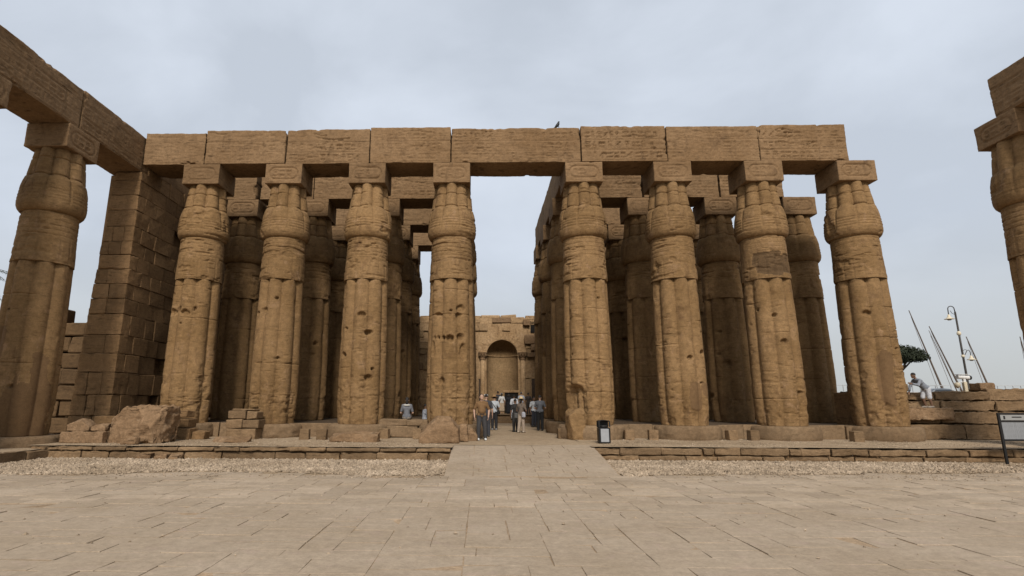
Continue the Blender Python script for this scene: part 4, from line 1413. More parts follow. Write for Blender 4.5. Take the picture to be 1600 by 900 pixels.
# stacked masonry stub beside the second column
stub = thing('masonry_stub', 'stacked stub of three stone courses left of the second front column', 'masonry', (-9.35, 22.2, PLAT))
R = random.Random(15)
for (c, d) in (((.02, 0, .20), (1.15, .8, .40)), ((-.28, 0, .58), (.62, .8, .34)), ((.36, .02, .58), (.62, .78, .34)), ((-.22, .03, .93), (.7, .75, .32)), ((.36, .05, .92), (.40, .7, .30)), ((.0, .05, 1.12), (.9, .6, .06))):
    stone(stub, c, d, R, M_kerb, .025, .02)
# block by the first column
stub = thing('masonry_stub', 'broken masonry at the foot of the first front column', 'masonry', (-11.75, 21.75, PLAT))
for (c, d) in (((.0, 0, .22), (1.2, .7, .44)), ((.1, .03, .62), (.85, .65, .34)), ((-.1, .05, .95), (1.0, .6, .26)), ((.85, .1, .15), (.5, .5, .32))):
    stone(stub, c, d, R, M_wall, .025, .03)
# ledge between third and fourth column where the visitors sit
stub = thing('sitting_ledge', 'stone ledge left of the holed column, with visitors sitting on it', 'ledge', (-3.15, 23.35, PLAT))
for (c, d) in (((-.1, .2, .24), (1.3, .6, .46)), ((-.45, .2, .61), (1.15, .6, .26)), ((.55, .15, .62), (.9, .6, .26)), ((.75, .1, .2), (.5, .5, .4))):
    stone(stub, c, d, R, M_base, .03, .03)
# small square stone housings between the bases
HP = [(-6.84, 21.95, 'small square stone right of the second front column base'), (-6.18, 22.0, 'small square stone left of the broken slab'), (-3.86, 22.75, 'small square stone at the left end of the sitting ledge'),
      (-2.53, 22.7, 'small square stone behind the boulder'), (5.95, 22.75, 'small square stone right of the litter bin'), (6.90, 22.8, 'small square stone left of the sixth front column base'),
      (10.1, 23.0, 'small square stone right of the sixth front column base'), (10.85, 22.75, 'small square stone left of the seventh front column base'), (14.6, 22.3, 'small square stone left of the outermost front column base'),
      (3.38, 23.6, 'small upright stone on the right edge of the aisle')]
for i, (x, y, lab) in enumerate(HP):
    V, F = cbox(.36, .36, .42, .02, .015, R)
    tag(ob('square_stone', mesh_pd('square_stone', V, F, (M_kerb,)), None, (x, y, PLAT + .19), (0, 0, R.uniform(-.1, .1))), lab, 'stone block', 'small square stones between the bases')
# cement patch and rubble where the fifth column's base is broken
tag(cut_rock('broken_drum', (.72, .75, 1.25), 91, (3.86, 22.85, PLAT + .58), ((-.6, -.2, .75, .52), (-.9, -.4, -.15, .36), (.3, -.6, .7, .56)), mat=M_col, r1=.35, chip=.3), 'lumpy broken stone built against the foot of the column by the bin', 'rock')

# ================================================================== SMALL THINGS
M_black = plain('black_paint', (.018, .017, .016), .45, .2)
M_panel = plain('printed_panel', (.27, .265, .25), .5, 0, .05, 3)
M_grey = plain('light_grey_panel', (.30, .305, .31), .45, 0, .06, 6)
M_white = plain('white_paint', (.72, .70, .66), .5, 0, .06)
M_cream = plain('cream_lamp_glass', (.62, .53, .38), .4, 0, .08)
M_iron = plain('lamp_post_paint', (.05, .042, .035), .5, .3)
M_mast = plain('mast_wood', (.10, .075, .058), .7, 0, .3, 3)

# litter bin
bn = thing('litter_bin', 'dark litter bin with arched hood and pale front panel beside the ramp', 'bin', (4.50, 20.72, PLAT))
MB().box((0, 0, .28), (.42, .36, .56), .03).build('bin_body', M_black, bn)
MB().box((0, -.186, .29), (.29, .02, .46), .006).build('front_panel', M_grey, bn)
mb = MB()
prof = [(-.21, .56), (-.21, .78)] + [(-.21 * math.cos(PI * k / 8), .78 + .05 * math.sin(PI * k / 8)) for k in range(1, 8)] + [(.21, .78), (.21, .56)]
inn = [(x * .78, .60 + (z - .56) * .80) for x, z in prof]
for sy in (-.17, .17):
    V = [(x, sy - .012, z) for x, z in prof] + [(x, sy - .012, z) for x, z in inn] + [(x, sy + .012, z) for x, z in prof] + [(x, sy + .012, z) for x, z in inn]
    n = len(prof)
    F = []
    for k in range(n - 1):
        F += [(k, k + 1, n + k + 1, n + k), (2 * n + k + 1, 2 * n + k, 3 * n + k, 3 * n + k + 1), (n + k, n + k + 1, 3 * n + k + 1, 3 * n + k), (k + 1, k, 2 * n + k, 2 * n + k + 1)]
    mb.add(V, F)
V, F = [], []
for k, (x, z) in enumerate(prof[1:-1]):
    V += [(x, -.17, z), (x, .17, z), (x * .93, -.17, z - .02), (x * .93, .17, z - .02)]
for k in range(len(prof) - 3):
    a = k * 4
    F += [(a, a + 1, a + 5, a + 4), (a + 2, a + 6, a + 7, a + 3)]
mb.add(V, F)
mb.build('hood', M_black, bn)
MB().box((0, .165, .68), (.38, .02, .26), .005).build('hood_back', M_black, bn)
MB().lathe([(.12, .57), (.14, .60), (.11, .64)], 12).build('ash_tray', M_steel, bn)

# information board
M_print, t_, b_ = nodes('printed_lines')
tcn = t_.nodes.new('ShaderNodeTexCoord')
wv = _noise(t_, tcn.outputs['Object'], 1.0, 2, .5, (60, 1, 1))
sp = t_.nodes.new('ShaderNodeSeparateXYZ')
t_.links.new(tcn.outputs['Object'], sp.inputs[0])
ln = _math(t_, 'GREATER_THAN', _math(t_, 'FRACT', _math(t_, 'MULTIPLY', sp.outputs[2], 26.0), 0.0), 0.55)
ln = _math(t_, 'MULTIPLY', ln, _math(t_, 'GREATER_THAN', wv, 0.47))
t_.links.new(_mix(t_, _math(t_, 'MULTIPLY', ln, .65), (.24, .245, .25), (.08, .08, .08)), b_.inputs['Base Color'])
b_.inputs['Roughness'].default_value = .4
sg = thing('information_board', 'black framed information board with printed panels at the right edge', 'sign', (16.62, 18.42, 0))
for x in (0, 1.75):
    MB().box((x, 0, .78), (.075, .06, 1.58), .006).build('leg', M_black, sg)
for z, nm in ((1.54, 'rail'), (1.31, 'rail'), (.72, 'rail')):
    MB().box((.875, 0, z), (1.675, .05, .055), .005).build('rail', M_black, sg)
MB().box((.875, 0, 1.425), (1.66, .03, .17), .004).build('title_panel', M_panel, sg)
MB().box((.875, 0, 1.015), (1.66, .03, .53), .004).build('text_panel', M_print, sg)
MB().box((.16, -.02, 1.425), (.05, .012, .10), .002).build('printed_mark', M_black, sg)
MB().box((.55, -.02, 1.44), (.30, .012, .03), .002).build('printed_mark', M_black, sg)

# bird on the lintel
bd = thing('bird', 'small dark bird perched on top of the lintel over the aisle', 'bird', (3.62, 23.15, AB_TOP + BEAM_H))
mb = MB()
mb.tube([(-.20, 0, .10), (-.10, 0, .14), (0, 0, .19), (.07, 0, .25), (.10, 0, .30), (.13, 0, .33), (.17, 0, .335)], [.012, .05, .075, .065, .045, .04, .008], 10)
mb.build('body', M_black, bd, (0, 0, 0), (0, -.35, 0), True)
mb = MB().tube([(-.12, 0, .11), (-.30, 0, .05)], [.04, .02], 6)
mb.build('tail', M_black, bd, (0, 0, 0), (0, -.2, 0))
for sy in (-.025, .025):
    MB().tube([(0, sy, -.02), (.0, sy, .15)], .008, 5).build('leg', M_black, bd)

# ------------------------------------------------------------------ beyond the low wall: street, railing, lamp, masts, tree, car, camera
SZ = 1.80
M_road = stone_mat('asphalt', (.05, .048, .045), (.065, .062, .058), (.04, .038, .036), 0, .2, .2, 0, .3, pits=False)
stre = tag(ob('street', mesh_pd('street', [(24, 40, SZ), (90, 40, SZ), (90, 64, SZ), (24, 64, SZ), (24, 40, 0), (90, 40, 0), (90, 64, 0), (24, 64, 0)],
           [(0, 1, 2, 3), (0, 4, 5, 1), (1, 5, 6, 2), (2, 6, 7, 3), (3, 7, 4, 0)], (M_road,))), kind='structure')
rl = thing('railing', 'pale railing along the riverside street behind the low wall', 'railing', (30, 56, SZ))
M_rail = plain('rail_paint', (.45, .45, .44), .6)
for k in range(40):
    MB().box((k * .75, 0, .95), (.07, .07, 1.9), .008).build('post', M_rail, rl)
for z in (.5, 1.2, 1.88):
    MB().box((14.6, 0, z), (29.4, .05, .06), .008).build('rail', M_rail, rl)

lp_ = thing('street_lamp', 'tall dark street lamp with cream bell shades behind the low wall', 'street lamp', (44.75, 52, SZ))
mb = MB()
mb.lathe([(.16, 0), (.16, .5), (.10, .6), (.085, 4.2), (.075, 8.6)], 12)
mb.build('post', M_iron, lp_, smooth=True)
mb = MB()
mb.lathe([(.09, 6.35), (.17, 6.45), (.17, 6.62), (.09, 6.75)], 12).lathe([(.09, 4.3), (.14, 4.36), (.14, 4.5), (.09, 4.56)], 12)
mb.build('collar', M_cream, lp_, smooth=True)
def bell(x, z, s, nm='lamp_shade'):
    mb = MB()
    mb.lathe([(.04 * s, .42 * s), (.10 * s, .36 * s), (.13 * s, .2 * s), (.24 * s, .06 * s), (.40 * s, 0), (.40 * s, -.03 * s), (.18 * s, -.06 * s), (.12 * s, -.14 * s)], 16, (x, 0, z))
    mb.build(nm, M_cream, lp_, smooth=True)
mb = MB()
mb.tube([(0, 0, 8.6), (-.03, 0, 8.85)] + [(-.32 + .30 * math.cos(a), 0, 8.85 + .28 * math.sin(a)) for a in [PI * k / 8 for k in range(1, 9)]] + [(-.64, 0, 8.3)], .04, 8)
mb.tube([(-.08, 0, 8.35), (-.3, 0, 8.45), (-.42, 0, 8.7)], .022, 6)
mb.build('arm', M_iron, lp_, smooth=True)
bell(-.64, 7.92, 1.0)
mb = MB()
mb.tube([(0, 0, 4.45), (.2, 0, 4.55), (.45, 0, 4.95), (.62, 0, 5.0), (.72, 0, 4.8), (.72, 0, 4.5)], .03, 8)
mb.tube([(0, 0, 4.9), (.3, 0, 5.05), (.5, 0, 4.95)], .022, 6)
mb.build('arm', M_iron, lp_, smooth=True)
bell(.72, 4.12, .9)

masts = [((70.1, 16.9), (73.9, 2.0), 'tall leaning boat mast rising out of the tree at right'), ((72.9, 14.3), (76.9, 2.0), 'leaning boat mast just right of the tallest mast'),
         ((72.75, 13.6), (76.1, 2.0), 'thinner boat mast close beside another one, left of the lamp'), ((78.5, 12.6), (81.25, 2.0), 'leaning boat mast right of the street lamp'),
         ((87.0, 12.6), (87.8, 2.0), 'boat mast at the far right edge of the picture')]
for i, ((xa, za), (xb, zb), lab) in enumerate(masts):
    m_ = thing('boat_mast', lab, 'mast', (xb, 90, zb), 0, 'masts of moored sailing boats')
    w = .085 if i != 2 else .05
    MB().tube([(0, 0, 0), ((xa - xb) * .25, 0, (za - zb) * .25), (xa - xb, 0, za - zb)], [w * 2.0, w * 1.6, w * .7], 8).build('spar', M_mast, m_)
    MB().tube([((xa - xb) * .93 , .1, (za - zb) * .93), (-.75, .1, 0)], .028, 5).build('stay', M_mast, m_)
    if i in (0, 3):
        MB().tube([((xa - xb) * .04, 0, (za - zb) * .04), ((xa - xb) * .2, 0, (za - zb) * .2)], [.34, .12], 8).build('furled_sail', M_panel if i == 3 else M_mast, m_)

# clipped street tree
tr = thing('street_tree', 'dark flat-crowned street tree behind the climbing boy', 'tree', (38.9, 52, SZ))
M_bark = plain('bark', (.09, .065, .045), .9, 0, .3, 10, .5)
M_leaf = plain('leaf', (.035, .042, .022), .7, 0, .4, 4)
mb = MB()
mb.tube([(0, 0, 0), (.05, 0, 1.2), (-.1, .05, 2.6), (-.15, 0, 3.0)], [.22, .18, .15, .13], 9)
for (a, b, c) in ((-1.2, .3, 4.3), (.5, -.4, 4.4), (1.5, .2, 4.2), (-.2, .8, 4.6), (.2, -.9, 4.2)):
    mb.tube([(-.15, 0, 2.9), (a * .4, b * .4, 3.5), (a, b, c)], [.11, .08, .03], 7)
mb.build('trunk', M_bark, tr, smooth=True)
rg = np.random.default_rng(21)
cl = [(-1.7, 0, 4.45, .95, .6), (-.7, .5, 4.75, 1.0, .7), (.4, -.2, 4.7, 1.05, .75), (1.4, .1, 4.6, .95, .62), (2.1, .0, 4.35, .62, .42), (.5, .8, 4.5, .9, .6), (-.4, -.8, 4.45, .9, .55), (1.0, -.7, 4.2, .8, .4), (0, 0, 4.1, 1.2, .35), (1.9, .5, 4.75, .5, .35), (-.2, .1, 5.15, .7, .3)]
P = []
for (x, y, z, r, rz_) in cl:
    n = int(1250 * r * r)
    d = rg.normal(size=(n, 3)); d /= np.linalg.norm(d, axis=1, keepdims=True)
    q = rg.random(n) ** .45
    P.append(d * q[:, None] * np.array([r, r, rz_]) * rg.uniform(.85, 1.12, (n, 1)) + np.array([x, y, z]))
P = np.concatenate(P)
n = len(P)
a = rg.normal(size=(n, 3)); a /= np.linalg.norm(a, axis=1, keepdims=True)
b = np.cross(a, rg.normal(size=(n, 3))); b /= np.linalg.norm(b, axis=1, keepdims=True)
s_ = rg.uniform(.06, .14, n)[:, None]
V = np.stack([P - a * s_, P + b * s_ * .5, P + a * s_, P - b * s_ * .5], 1).reshape(-1, 3)
ob('crown', mesh_np('crown', V, np.arange(n * 4).reshape(-1, 4), False, (M_leaf,)), tr)

# parked car, only its roof shows above the wall
cr_ = thing('parked_car', 'grey car parked in the street, only its roof showing over the low wall', 'car', (42.35, 52.6, SZ))
M_carp = plain('car_paint', (.16, .17, .18), .3, .5, .03, 2, 0, .5)
M_glass = plain('car_glass', (.03, .035, .04), .08, 0, .02, 2, 0, .6)
M_tyre = plain('tyre', (.02, .02, .02), .9)
def loft(secs):
    V, F = [], []
    n = len(secs[0])
    for s in secs: V += s
    for i in range(len(secs) - 1):
        for k in range(n):
            F.append((i * n + k, i * n + (k + 1) % n, (i + 1) * n + (k + 1) % n, (i + 1) * n + k))
    F += [tuple(range(n))[::-1], tuple(range((len(secs) - 1) * n, len(secs) * n))]
    return V, F
def sec(x, w, z0, z1):
    return [(x, -w, z0), (x, w, z0), (x, w * 1.02, (z0 + z1) / 2), (x, w * .93, z1 - .04), (x, w * .8, z1), (x, -w * .8, z1), (x, -w * .93, z1 - .04), (x, -w * 1.02, (z0 + z1) / 2)]
V, F = loft([sec(-2.1, .75, .35, .75), sec(-1.9, .84, .25, .92), sec(-1.0, .87, .22, .98), sec(1.2, .87, .22, .98), sec(1.9, .84, .25, .9), sec(2.1, .75, .35, .7)])
ob('body', mesh_pd('body', V, F, (M_carp,), False), cr_)
V, F = loft([sec(-1.35, .74, .96, 1.0), sec(-.75, .70, .96, 1.42), sec(.0, .69, .96, 1.50), sec(.7, .68, .96, 1.45), sec(1.55, .72, .96, 1.0)])
cb_ = ob('cabin', mesh_pd('cabin', V, F, (M_carp,), False), cr_)
for sy in (-1, 1):
    V, F = [(-1.1, sy * .775, 1.0), (1.2, sy * .775, 1.0), (.65, sy * .725, 1.36), (-.65, sy * .725, 1.36)], [(0, 1, 2, 3)]
    ob('side_window', mesh_pd('side_window', V, F, (M_glass,)), cb_)
for x in (-1.3, 1.3):
    for y in (-.8, .8):
        w_ = MB().lathe([(.31, -.09), (.31, .09)], 18).build('wheel', M_tyre, cr_, (x, y, .31), (PI / 2, 0, 0))

# security camera on the wall
cc = thing('security_camera', 'white security camera on a short post on the low wall', 'camera', (21.62, 25.3, 2.38))
MB().box((0, 0, .22), (.14, .14, .44), .01).build('post', M_cream, cc)
MB().box((0, 0, .50), (.10, .10, .14), .01).build('bracket', M_white, cc)
MB().tube([(-.28, 0, .66), (.22, 0, .63)], [.09, .09], 10).build('housing', M_white, cc)
MB().tube([(.22, 0, .63), (.30, 0, .625)], [.10, .10], 10).build('lens', M_black, cc)
MB().box((-.03, 0, .77), (.56, .24, .02), .006).build('sun_shield', M_white, cc)
MB().tube([(0, 0, .44), (-.2, 0, .42), (-.28, 0, .36)], .025, 6).build('arm', M_white, cc)
MB().lathe([(.02, .16), (.10, .24), (.13, .33), (.08, .40), (.02, .42)], 12, (-.33, 0, 0)).build('lamp_globe', M_cream, cc, smooth=True)

# palm whose fronds reach in at the left edge
pm = thing('palm_tree', 'palm at the far left edge, only its frond tips showing', 'tree', (-58.2, 60, 0))
pb = MB().tube([(0, 0, 0), (.2, 0, 6), (0, 0, 12), (.1, 0, 16.2)], [.35, .28, .25, .22], 9).build('trunk', M_bark, pm, smooth=True)
mb = MB()
rr = random.Random(4)
for k in range(26):
    a = k * 2.4
    el = rr.uniform(-.3, 1.1)
    L = rr.uniform(2.6, 3.6)
    d = Vector((math.cos(a), math.sin(a), 0))
    pts = []
    for q in range(7):
        t = q / 6
        pts.append(Vector((0, 0, 16.2)) + d * (L * t * math.cos(el * (1 - t))) + Vector((0, 0, L * (math.sin(el) * t - .75 * t * t))))
    mb.tube(pts, [.03] * 6 + [.01], 4)
    sd_ = d.cross(Vector((0, 0, 1)))
    for q in range(1, 7):
        for h_ in (0, .5):
            p = pts[q - 1].lerp(pts[q], h_ + .25)
            for sg_ in (-1, 1):
                e_ = p + sd_ * sg_ * .5 + d * .35 - Vector((0, 0, .28))
                mb.add([tuple(p), tuple(p + d * .07), tuple(e_)], [(0, 1, 2)])
mb.build('fronds', M_leaf, pm)

# ================================================================== PEOPLE
def capsule(mb, a, ra, b, rb, seg=12):
    a, b = Vector(a), Vector(b)
    d = b - a
    L = d.length
    if L < 1e-5:
        d = Vector((0, 0, 1)); L = 1e-5
    d = d.normalized()
    pts, rs = [], []
    for k in range(1, 5):
        w = PI / 2 * (1 - k / 4)
        pts.append(a - d * ra * math.sin(w)); rs.append(ra * math.cos(w))
    for k in range(0, 4):
        w = PI / 2 * k / 4
        pts.append(b + d * rb * math.sin(w)); rs.append(rb * math.cos(w))
    rs[-1] = max(rs[-1], .002)
    mb.tube(pts, rs, seg)

def ellipsoid(mb, c, r, seg=14, tilt=0):
    prof = [(max(1e-3, math.cos(w)), math.sin(w)) for w in [(-PI / 2 + PI * k / 10) for k in range(11)]]
    V, F = [], []
    for q, z in prof:
        for k in range(seg):
            t = 2 * PI * k / seg
            V.append((q * math.cos(t) * r[0], q * math.sin(t) * r[1], z * r[2]))
    for i in range(len(prof) - 1):
        for k in range(seg):
            F.append((i * seg + k, i * seg + (k + 1) % seg, (i + 1) * seg + (k + 1) % seg, (i + 1) * seg + k))
    F.append(tuple(range(seg))[::-1]); F.append(tuple(range((len(prof) - 1) * seg, len(prof) * seg)))
    m = Matrix.Translation(Vector(c)) @ Matrix.Rotation(tilt, 4, 'X')
    mb.add(V, F, m=m)

def fuse(mb, name, mat, parent, voxel=.014, it=3):
    """joins overlapping shapes into one continuous skin"""
    o = mb.build(name, mat, None)
    md = o.modifiers.new('r', 'REMESH')
    md.mode = 'VOXEL'; md.voxel_size = voxel; md.use_smooth_shade = True
    sm = o.modifiers.new('s', 'SMOOTH')
    sm.factor = .5; sm.iterations = it
    dg = bpy.context.evaluated_depsgraph_get()
    me = bpy.data.meshes.new_from_object(o.evaluated_get(dg))
    old = o.data
    o.modifiers.clear()
    o.data = me
    bpy.data.meshes.remove(old)
    me.name = name
    if not me.materials: me.materials.append(mat)
    o.parent = parent
    return o

_cm = {}
def cloth(c, rough=.85):
    k = tuple(round(x, 3) for x in c)
    if k not in _cm:
        _cm[k] = plain('cloth_%d' % len(_cm), c, rough, 0, .18, 14, .15)
    return _cm[k]
SKIN_L, SKIN_D = plain('skin', (.42, .26, .18), .6, 0, .08, 20), plain('skin', (.19, .105, .065), .6, 0, .08, 20)
M_hairb = plain('dark_hair', (.018, .014, .011), .6, 0, .3, 40)
M_hairg = plain('grey_hair', (.22, .20, .18), .7, 0, .3, 40)
M_straw = plain('straw', (.50, .38, .22), .9, 0, .2, 30)
M_brnhat = plain('brown_hat', (.27, .16, .075), .9, 0, .2, 30)

def person(label, loc, rz, h=1.72, top=(.3, .3, .3), bottom=(.05, .05, .05), shoes=(.05, .05, .05), skin=None, hair=M_hairb, hat=None, robe=None,
           arms=None, J=None, belly=1.0, sleeve=.75, shorts=False, face=False, look=0.0, group='visitors in the aisle', skirt=None, voxel=.016, female=False):
    t = thing('person', label, 'person', loc, rz, group)
    t.scale = (h / 1.735,) * 3
    skin = skin or SKIN_L
    D = dict(pel=(0, 0, .95), che=(0, 0, 1.29), nek=(0, .005, 1.46), hed=(0, -.02, 1.615),
             kn=[(-.095, -.02, .50), (.095, -.02, .50)], an=[(-.10, .015, .085), (.10, .015, .085)],
             el=[(-.255, .02, 1.10), (.255, .02, 1.10)], wr=[(-.265, -.06, .86), (.265, -.06, .86)], toe=(0, -1))
    if arms: D.update(arms)
    if J: D.update(J)
    v = lambda k: Vector(D[k])
    pel, che, nek, hed = v('pel'), v('che'), v('nek'), v('hed')
    up = (che - pel).normalized()
    sw = .165 if female else .185
    sh = [che + up * .10 + Vector((s * sw, 0, 0)) for s in (-1, 1)]
    hip = [pel - up * .03 + Vector((s * .085, 0, 0)) for s in (-1, 1)]
    kn = [Vector(p) for p in D['kn']]; an = [Vector(p) for p in D['an']]
    el = [Vector(p) for p in D['el']]; wr = [Vector(p) for p in D['wr']]
    wst = pel.lerp(che, .45)
    fwd = Vector((D['toe'][0], D['toe'][1], 0)).normalized()
    def torso(mb, g):
        capsule(mb, pel + Vector((-.06, 0, 0)), .112 + g, pel + Vector((.06, 0, 0)), .112 + g)
        capsule(mb, pel, .125 + g, wst, .118 * belly + g)
        capsule(mb, wst + fwd * .03 * (belly - 1) * 4, .120 * belly + g, che, .125 + g)
        capsule(mb, che + Vector((-.075, 0, 0)), .108 + g, che + Vector((.075, 0, 0)), .108 + g)
        capsule(mb, sh[0], .055 + g, che + up * .12, .07 + g); capsule(mb, sh[1], .055 + g, che + up * .12, .07 + g)
    mb = MB()
    torso(mb, 0)
    capsule(mb, che + up * .12, .062, nek + (hed - nek) * .3, .052)
    ellipsoid(mb, hed + Vector((0, 0, .015)), (.076, .094, .108), tilt=look)
    rot = Matrix.Rotation(look, 3, 'X')
    F_ = lambda p: hed + rot @ Vector(p)
    capsule(mb, F_((0, -.045, -.07)), .045, F_((0, -.02, -.02)), .06)
    capsule(mb, F_((0, -.098, -.012)), .012, F_((0, -.092, .025)), .009, 8)
    for s in (-1, 1):
        ellipsoid(mb, F_((s * .078, .008, -.002)), (.014, .024, .034), 8)
    for i, s in enumerate((-1, 1)):
        capsule(mb, sh[i], .052, el[i], .041); capsule(mb, el[i], .043, wr[i], .028)
        # hand: palm, four fingers of different length, thumb from the side of the palm
        hd = (wr[i] - el[i]).normalized()
        inn = (Vector((-s, 0, 0)) - hd * hd.dot(Vector((-s, 0, 0)))).normalized()
        fr = hd.cross(inn)
        if fr.dot(fwd) < 0: fr = -fr
        pc = wr[i] + hd * .05
        for q in (-.022, 0, .022):
            capsule(mb, wr[i] + hd * .01 + fr * q * .7, .017, wr[i] + hd * .085 + fr * q, .015, 8)
        for q, L in ((-.033, .055), (-.011, .072), (.011, .078), (.033, .066)):
            b0 = wr[i] + hd * .088 + fr * q
            b1 = b0 + hd * L * .55 + inn * .008
            capsule(mb, b0, .0105, b1, .0095, 8); capsule(mb, b1, .0095, b1 + hd * L * .42 + inn * .026, .008, 8)
        b0 = wr[i] + hd * .03 + fr * .03
        capsule(mb, b0, .013, b0 + hd * .035 + fr * .025 + inn * .01, .012, 8)
        capsule(mb, b0 + hd * .035 + fr * .025 + inn * .01, .011, b0 + hd * .065 + fr * .026 + inn * .022, .009, 8)
        capsule(mb, hip[i], .088, kn[i], .058); capsule(mb, kn[i], .058, an[i].lerp(kn[i], .55), .055); capsule(mb, an[i].lerp(kn[i], .55), .053, an[i], .038)
        capsule(mb, an[i] + Vector((0, 0, -.035)) - fwd * .03, .04, an[i] + Vector((0, 0, -.05)) + fwd * .14, .03)
    fuse(mb, 'body', skin, t, voxel, 2)
    # clothes
    if robe:
        mb = MB()
        torso(mb, .022)
        for i in (0, 1):
            capsule(mb, sh[i], .07, el[i], .062); capsule(mb, el[i], .062, wr[i].lerp(el[i], .08), .06)
            capsule(mb, hip[i], .125, an[i] + Vector((0, 0, .10)), .125)
        capsule(mb, pel, .15, (pel.x, pel.y, .22), .17)
        fuse(mb, 'robe', cloth(robe), t, .02, 4)
    else:
        mb = MB()
        torso(mb, .016)
        for i in (0, 1):
            e_ = sh[i].lerp(el[i], sleeve) if sleeve <= 1 else el[i]
            capsule(mb, sh[i], .064, e_, .060)
            if sleeve > 1: capsule(mb, el[i], .056, el[i].lerp(wr[i], .9), .045)
        fuse(mb, 'shirt', cloth(top), t, .018, 3)
        mb = MB()
        for s_ in (-1, 1):
            pass
        capsule(mb, pel + Vector((-.055, 0, -.02)), .128, pel + Vector((.055, 0, -.02)), .128)
        for i in (0, 1):
            if skirt:
                capsule(mb, hip[i], .12, an[i] + Vector((0, 0, .25)), .13)
            elif shorts:
                capsule(mb, hip[i], .11, hip[i].lerp(kn[i], .95), .092)
            else:
                capsule(mb, hip[i], .108, kn[i], .083); capsule(mb, kn[i], .083, an[i] + Vector((0, 0, .015)), .070)
        fuse(mb, 'skirt' if skirt else ('shorts' if shorts else 'trousers'), cloth(bottom), t, .018, 3)
    for i in (0, 1):
        mb = MB()
        capsule(mb, an[i] + Vector((0, 0, -.035)) - fwd * .035, .05, an[i] + Vector((0, 0, -.045)) + fwd * .15, .042)
        mb.build('shoe', cloth(shoes), t, smooth=True)
    # hair or hat
    if hair:
        mb = MB()
        ellipsoid(mb, F_((0, .016, .05)), (.084, .094, .086), tilt=look)
        if female:
            capsule(mb, F_((0, .07, .0)), .07, F_((0, .08, -.12)), .05)
        mb.build('hair', hair, t, smooth=True)
    if hat == 'cap_white' or hat == 'cap_dark':
        mb = MB()
        ellipsoid(mb, F_((0, .0, .06)), (.09, .105, .075), tilt=look)
        V, Fc = cbox(.14, .10, .014, .005)
        mb.add(V, Fc, F_((0, -.12, .05)))
        mb.build('cap', M_white if hat == 'cap_white' else M_black, t, smooth=True)
    elif hat:
        mb = MB()
        mb.lathe([(.20, 0), (.205, .01), (.10, .03), (.095, .10), (.06, .135), (.01, .14)], 20)
        mb.build('hat', hat, t, F_((0, .0, .055)), (.12, .05, 0), True)
    if face:
        for s in (-1, 1):
            mb = MB(); ellipsoid(mb, F_((s * .03, -.082, .018)), (.012, .006, .006), 8)
            mb.build('eye', M_black, t)
        mb = MB(); ellipsoid(mb, F_((0, -.088, -.055)), (.022, .006, .005), 8)
        mb.build('mouth', cloth((.25, .10, .08)), t)
    return t

def shoulder_bag(t, mat, pts, c, d):
    MB().tube(pts, .012, 6).build('bag_strap', mat, t)
    MB().box(c, d, .03).build('bag', mat, t)

bp_ = PLAT
p1 = person('man in a brown shirt and dark trousers, looking up, by the boulder', (.06, 22.04, bp_), rad(6), 1.76, (.155, .085, .035), (.045, .042, .042), (.6, .6, .58), None, M_hairb, None, belly=1.22, face=True, look=rad(-16),
       arms=dict(el=[(-.29, .03, 1.12), (.29, .03, 1.12)], wr=[(-.28, -.03, .87), (.25, -.10, .88)], kn=[(-.12, -.02, .5), (.12, -.02, .5)], an=[(-.14, .015, .085), (.14, .015, .085)]), voxel=.012)
MB().lathe([(.150, 0), (.150, .035)], 20, (0, 0, .965)).build('belt', M_black, p1)
p2 = person('visitor in pale grey shirt and brown hat with a cross-body bag, seen from behind', (.76, 30.3, bp_), rad(174), 1.80, (.40, .42, .44), (.022, .022, .024), (.25, .25, .25), None, M_hairb, M_brnhat,
       arms=dict(el=[(-.27, -.02, 1.12), (.27, -.02, 1.12)], wr=[(-.16, -.22, 1.10), (.16, -.22, 1.10)]))
shoulder_bag(p2, M_black, [(.14, .10, 1.43), (.0, .16, 1.25), (-.16, .15, 1.02), (-.20, .10, .95)], (-.22, .08, .90), (.12, .20, .22))
p3 = person('visitor in a wide straw hat with a bag at the hip', (2.03, 27.85, bp_), rad(150), 1.68, (.14, .105, .08), (.33, .26, .20), (.45, .38, .3), SKIN_D, M_hairb, M_straw, female=True,
       arms=dict(el=[(-.26, -.04, 1.08), (.26, -.04, 1.08)], wr=[(-.18, -.2, 1.0), (.2, -.18, 1.02)], kn=[(-.09, -.03, .5), (.10, .02, .5)], an=[(-.10, -.05, .085), (.13, .08, .085)]))
shoulder_bag(p3, cloth((.10, .095, .09)), [(-.10, .10, 1.42), (.05, .15, 1.2), (.2, .12, .95)], (.22, .12, .84), (.16, .2, .26))
MB().box((-.18, .1, .88), (.2, .18, .3), .06).build('tied_jacket', cloth((.33, .33, .36)), p3)
person('person in dark clothes half hidden beside the straw-hat visitor', (1.78, 28.5, bp_), rad(200), 1.62, (.025, .023, .022), (.03, .028, .026), (.02, .02, .02), SKIN_D, M_hairb, None)
person('man in a dark grey shirt and black trousers, nearest the right side of the aisle', (3.18, 29.9, bp_), rad(165), 1.83, (.105, .108, .118), (.014, .014, .014), (.02, .02, .02), None, M_hairb, None,
       arms=dict(el=[(-.27, -.03, 1.12), (.27, -.03, 1.12)], wr=[(-.2, -.2, 1.02), (.2, -.2, 1.02)]))
person('man in a white printed shirt and dark jeans beside the man in dark grey', (3.28, 34.4, bp_), rad(30), 1.80, (.52, .53, .54), (.03, .032, .04), (.05, .045, .04), SKIN_D, M_hairb, None)
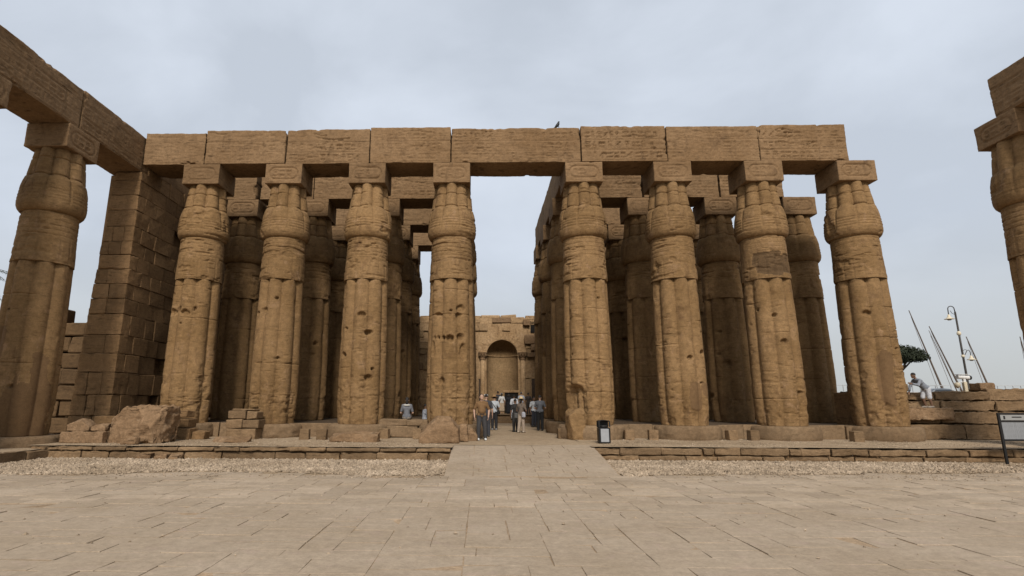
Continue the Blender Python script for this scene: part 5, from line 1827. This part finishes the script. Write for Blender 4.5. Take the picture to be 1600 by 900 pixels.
person('man in a long white robe at the foot of the steps', (2.48, 40.85, bp_ + .2), rad(178), 1.80, skin=SKIN_D, hair=M_hairb, robe=(.62, .62, .64), arms=dict(el=[(-.25, .1, 1.12), (.25, .1, 1.12)], wr=[(-.06, .17, 1.0), (.06, .17, 1.0)]))
person('woman in a black robe in front of the dark doorway', (2.20, 43.0, .98), rad(180), 1.52, skin=SKIN_D, hair=M_hairb, robe=(.012, .012, .014), female=True)
person('visitor in a white top and beige skirt on the steps, left of the white robe', (1.62, 42.0, .98), rad(185), 1.58, (.50, .48, .45), (.42, .32, .22), (.2, .15, .1), None, M_hairb, 'cap_white', skirt=True, female=True)
person('dark-haired visitor in black behind the one in the white top', (1.36, 42.8, .98), rad(190), 1.72, (.03, .03, .035), (.03, .03, .03), skin=SKIN_D)
person('visitor in pale blue shirt and white cap behind the straw hat', (3.08, 41.9, .98), rad(172), 1.64, (.42, .46, .53), (.10, .09, .08), hat='cap_white')
person('visitor in dark clothes right of the white cap, far down the aisle', (3.62, 42.1, .98), rad(180), 1.60, (.05, .04, .035), (.05, .04, .035), skin=SKIN_D)
person('visitor in a white cap right behind the man in the brown shirt', (.26, 24.4, bp_), rad(185), 1.80, (.04, .04, .045), (.04, .04, .045), hat='cap_white')
# sitting on the ledge, seen from behind
SIT = dict(pel=(0, 0, .12), che=(0, -.02, .46), nek=(0, -.03, .63), hed=(0, -.05, .785), kn=[(-.13, -.44, .12), (.13, -.44, .12)], an=[(-.13, -.44, -.28), (.13, -.44, -.28)],
           el=[(-.25, -.06, .27), (.25, -.06, .27)], wr=[(-.16, -.28, .2), (.16, -.28, .2)])
ps = person('visitor in a grey shirt sitting on the ledge, back turned', (-3.06, 23.35, 1.14), rad(183), 1.72, (.13, .13, .14), (.22, .19, .16), J=SIT, female=True, group='visitors sitting down')
MB().tube([(.12 * math.cos(a), .02 + .1 * math.sin(a), .585) for a in [2 * PI * k / 12 for k in range(13)]], .03, 6).build('scarf', cloth((.55, .52, .46)), ps)
person('small figure in pale grey sitting in the shade, beside the holed column', (-2.60, 26.3, HALL), rad(120), 1.55, (.30, .31, .34), (.22, .22, .24), J=SIT, skin=SKIN_D, group='visitors sitting down')
# boy climbing the wall, leaning forward on his hands
BOY = dict(pel=(0, .02, .84), che=(0, -.24, 1.10), nek=(0, -.34, 1.24), hed=(0, -.43, 1.37), el=[(-.22, -.46, .93), (.22, -.44, .96)], wr=[(-.18, -.56, .71), (.15, -.62, 1.02)],
           kn=[(-.09, -.10, .44), (.09, .05, .42)], an=[(-.09, -.02, .085), (.09, .10, .085)])
person('boy in a grey shirt and white shorts climbing the low wall', (18.88, 24.05, 1.68), rad(-90), 1.70, (.23, .245, .275), (.60, .60, .62), (.3, .25, .2), SKIN_D, M_hairb, J=BOY, shorts=True, sleeve=1.2, face=False, look=rad(10), group=None, voxel=.013)
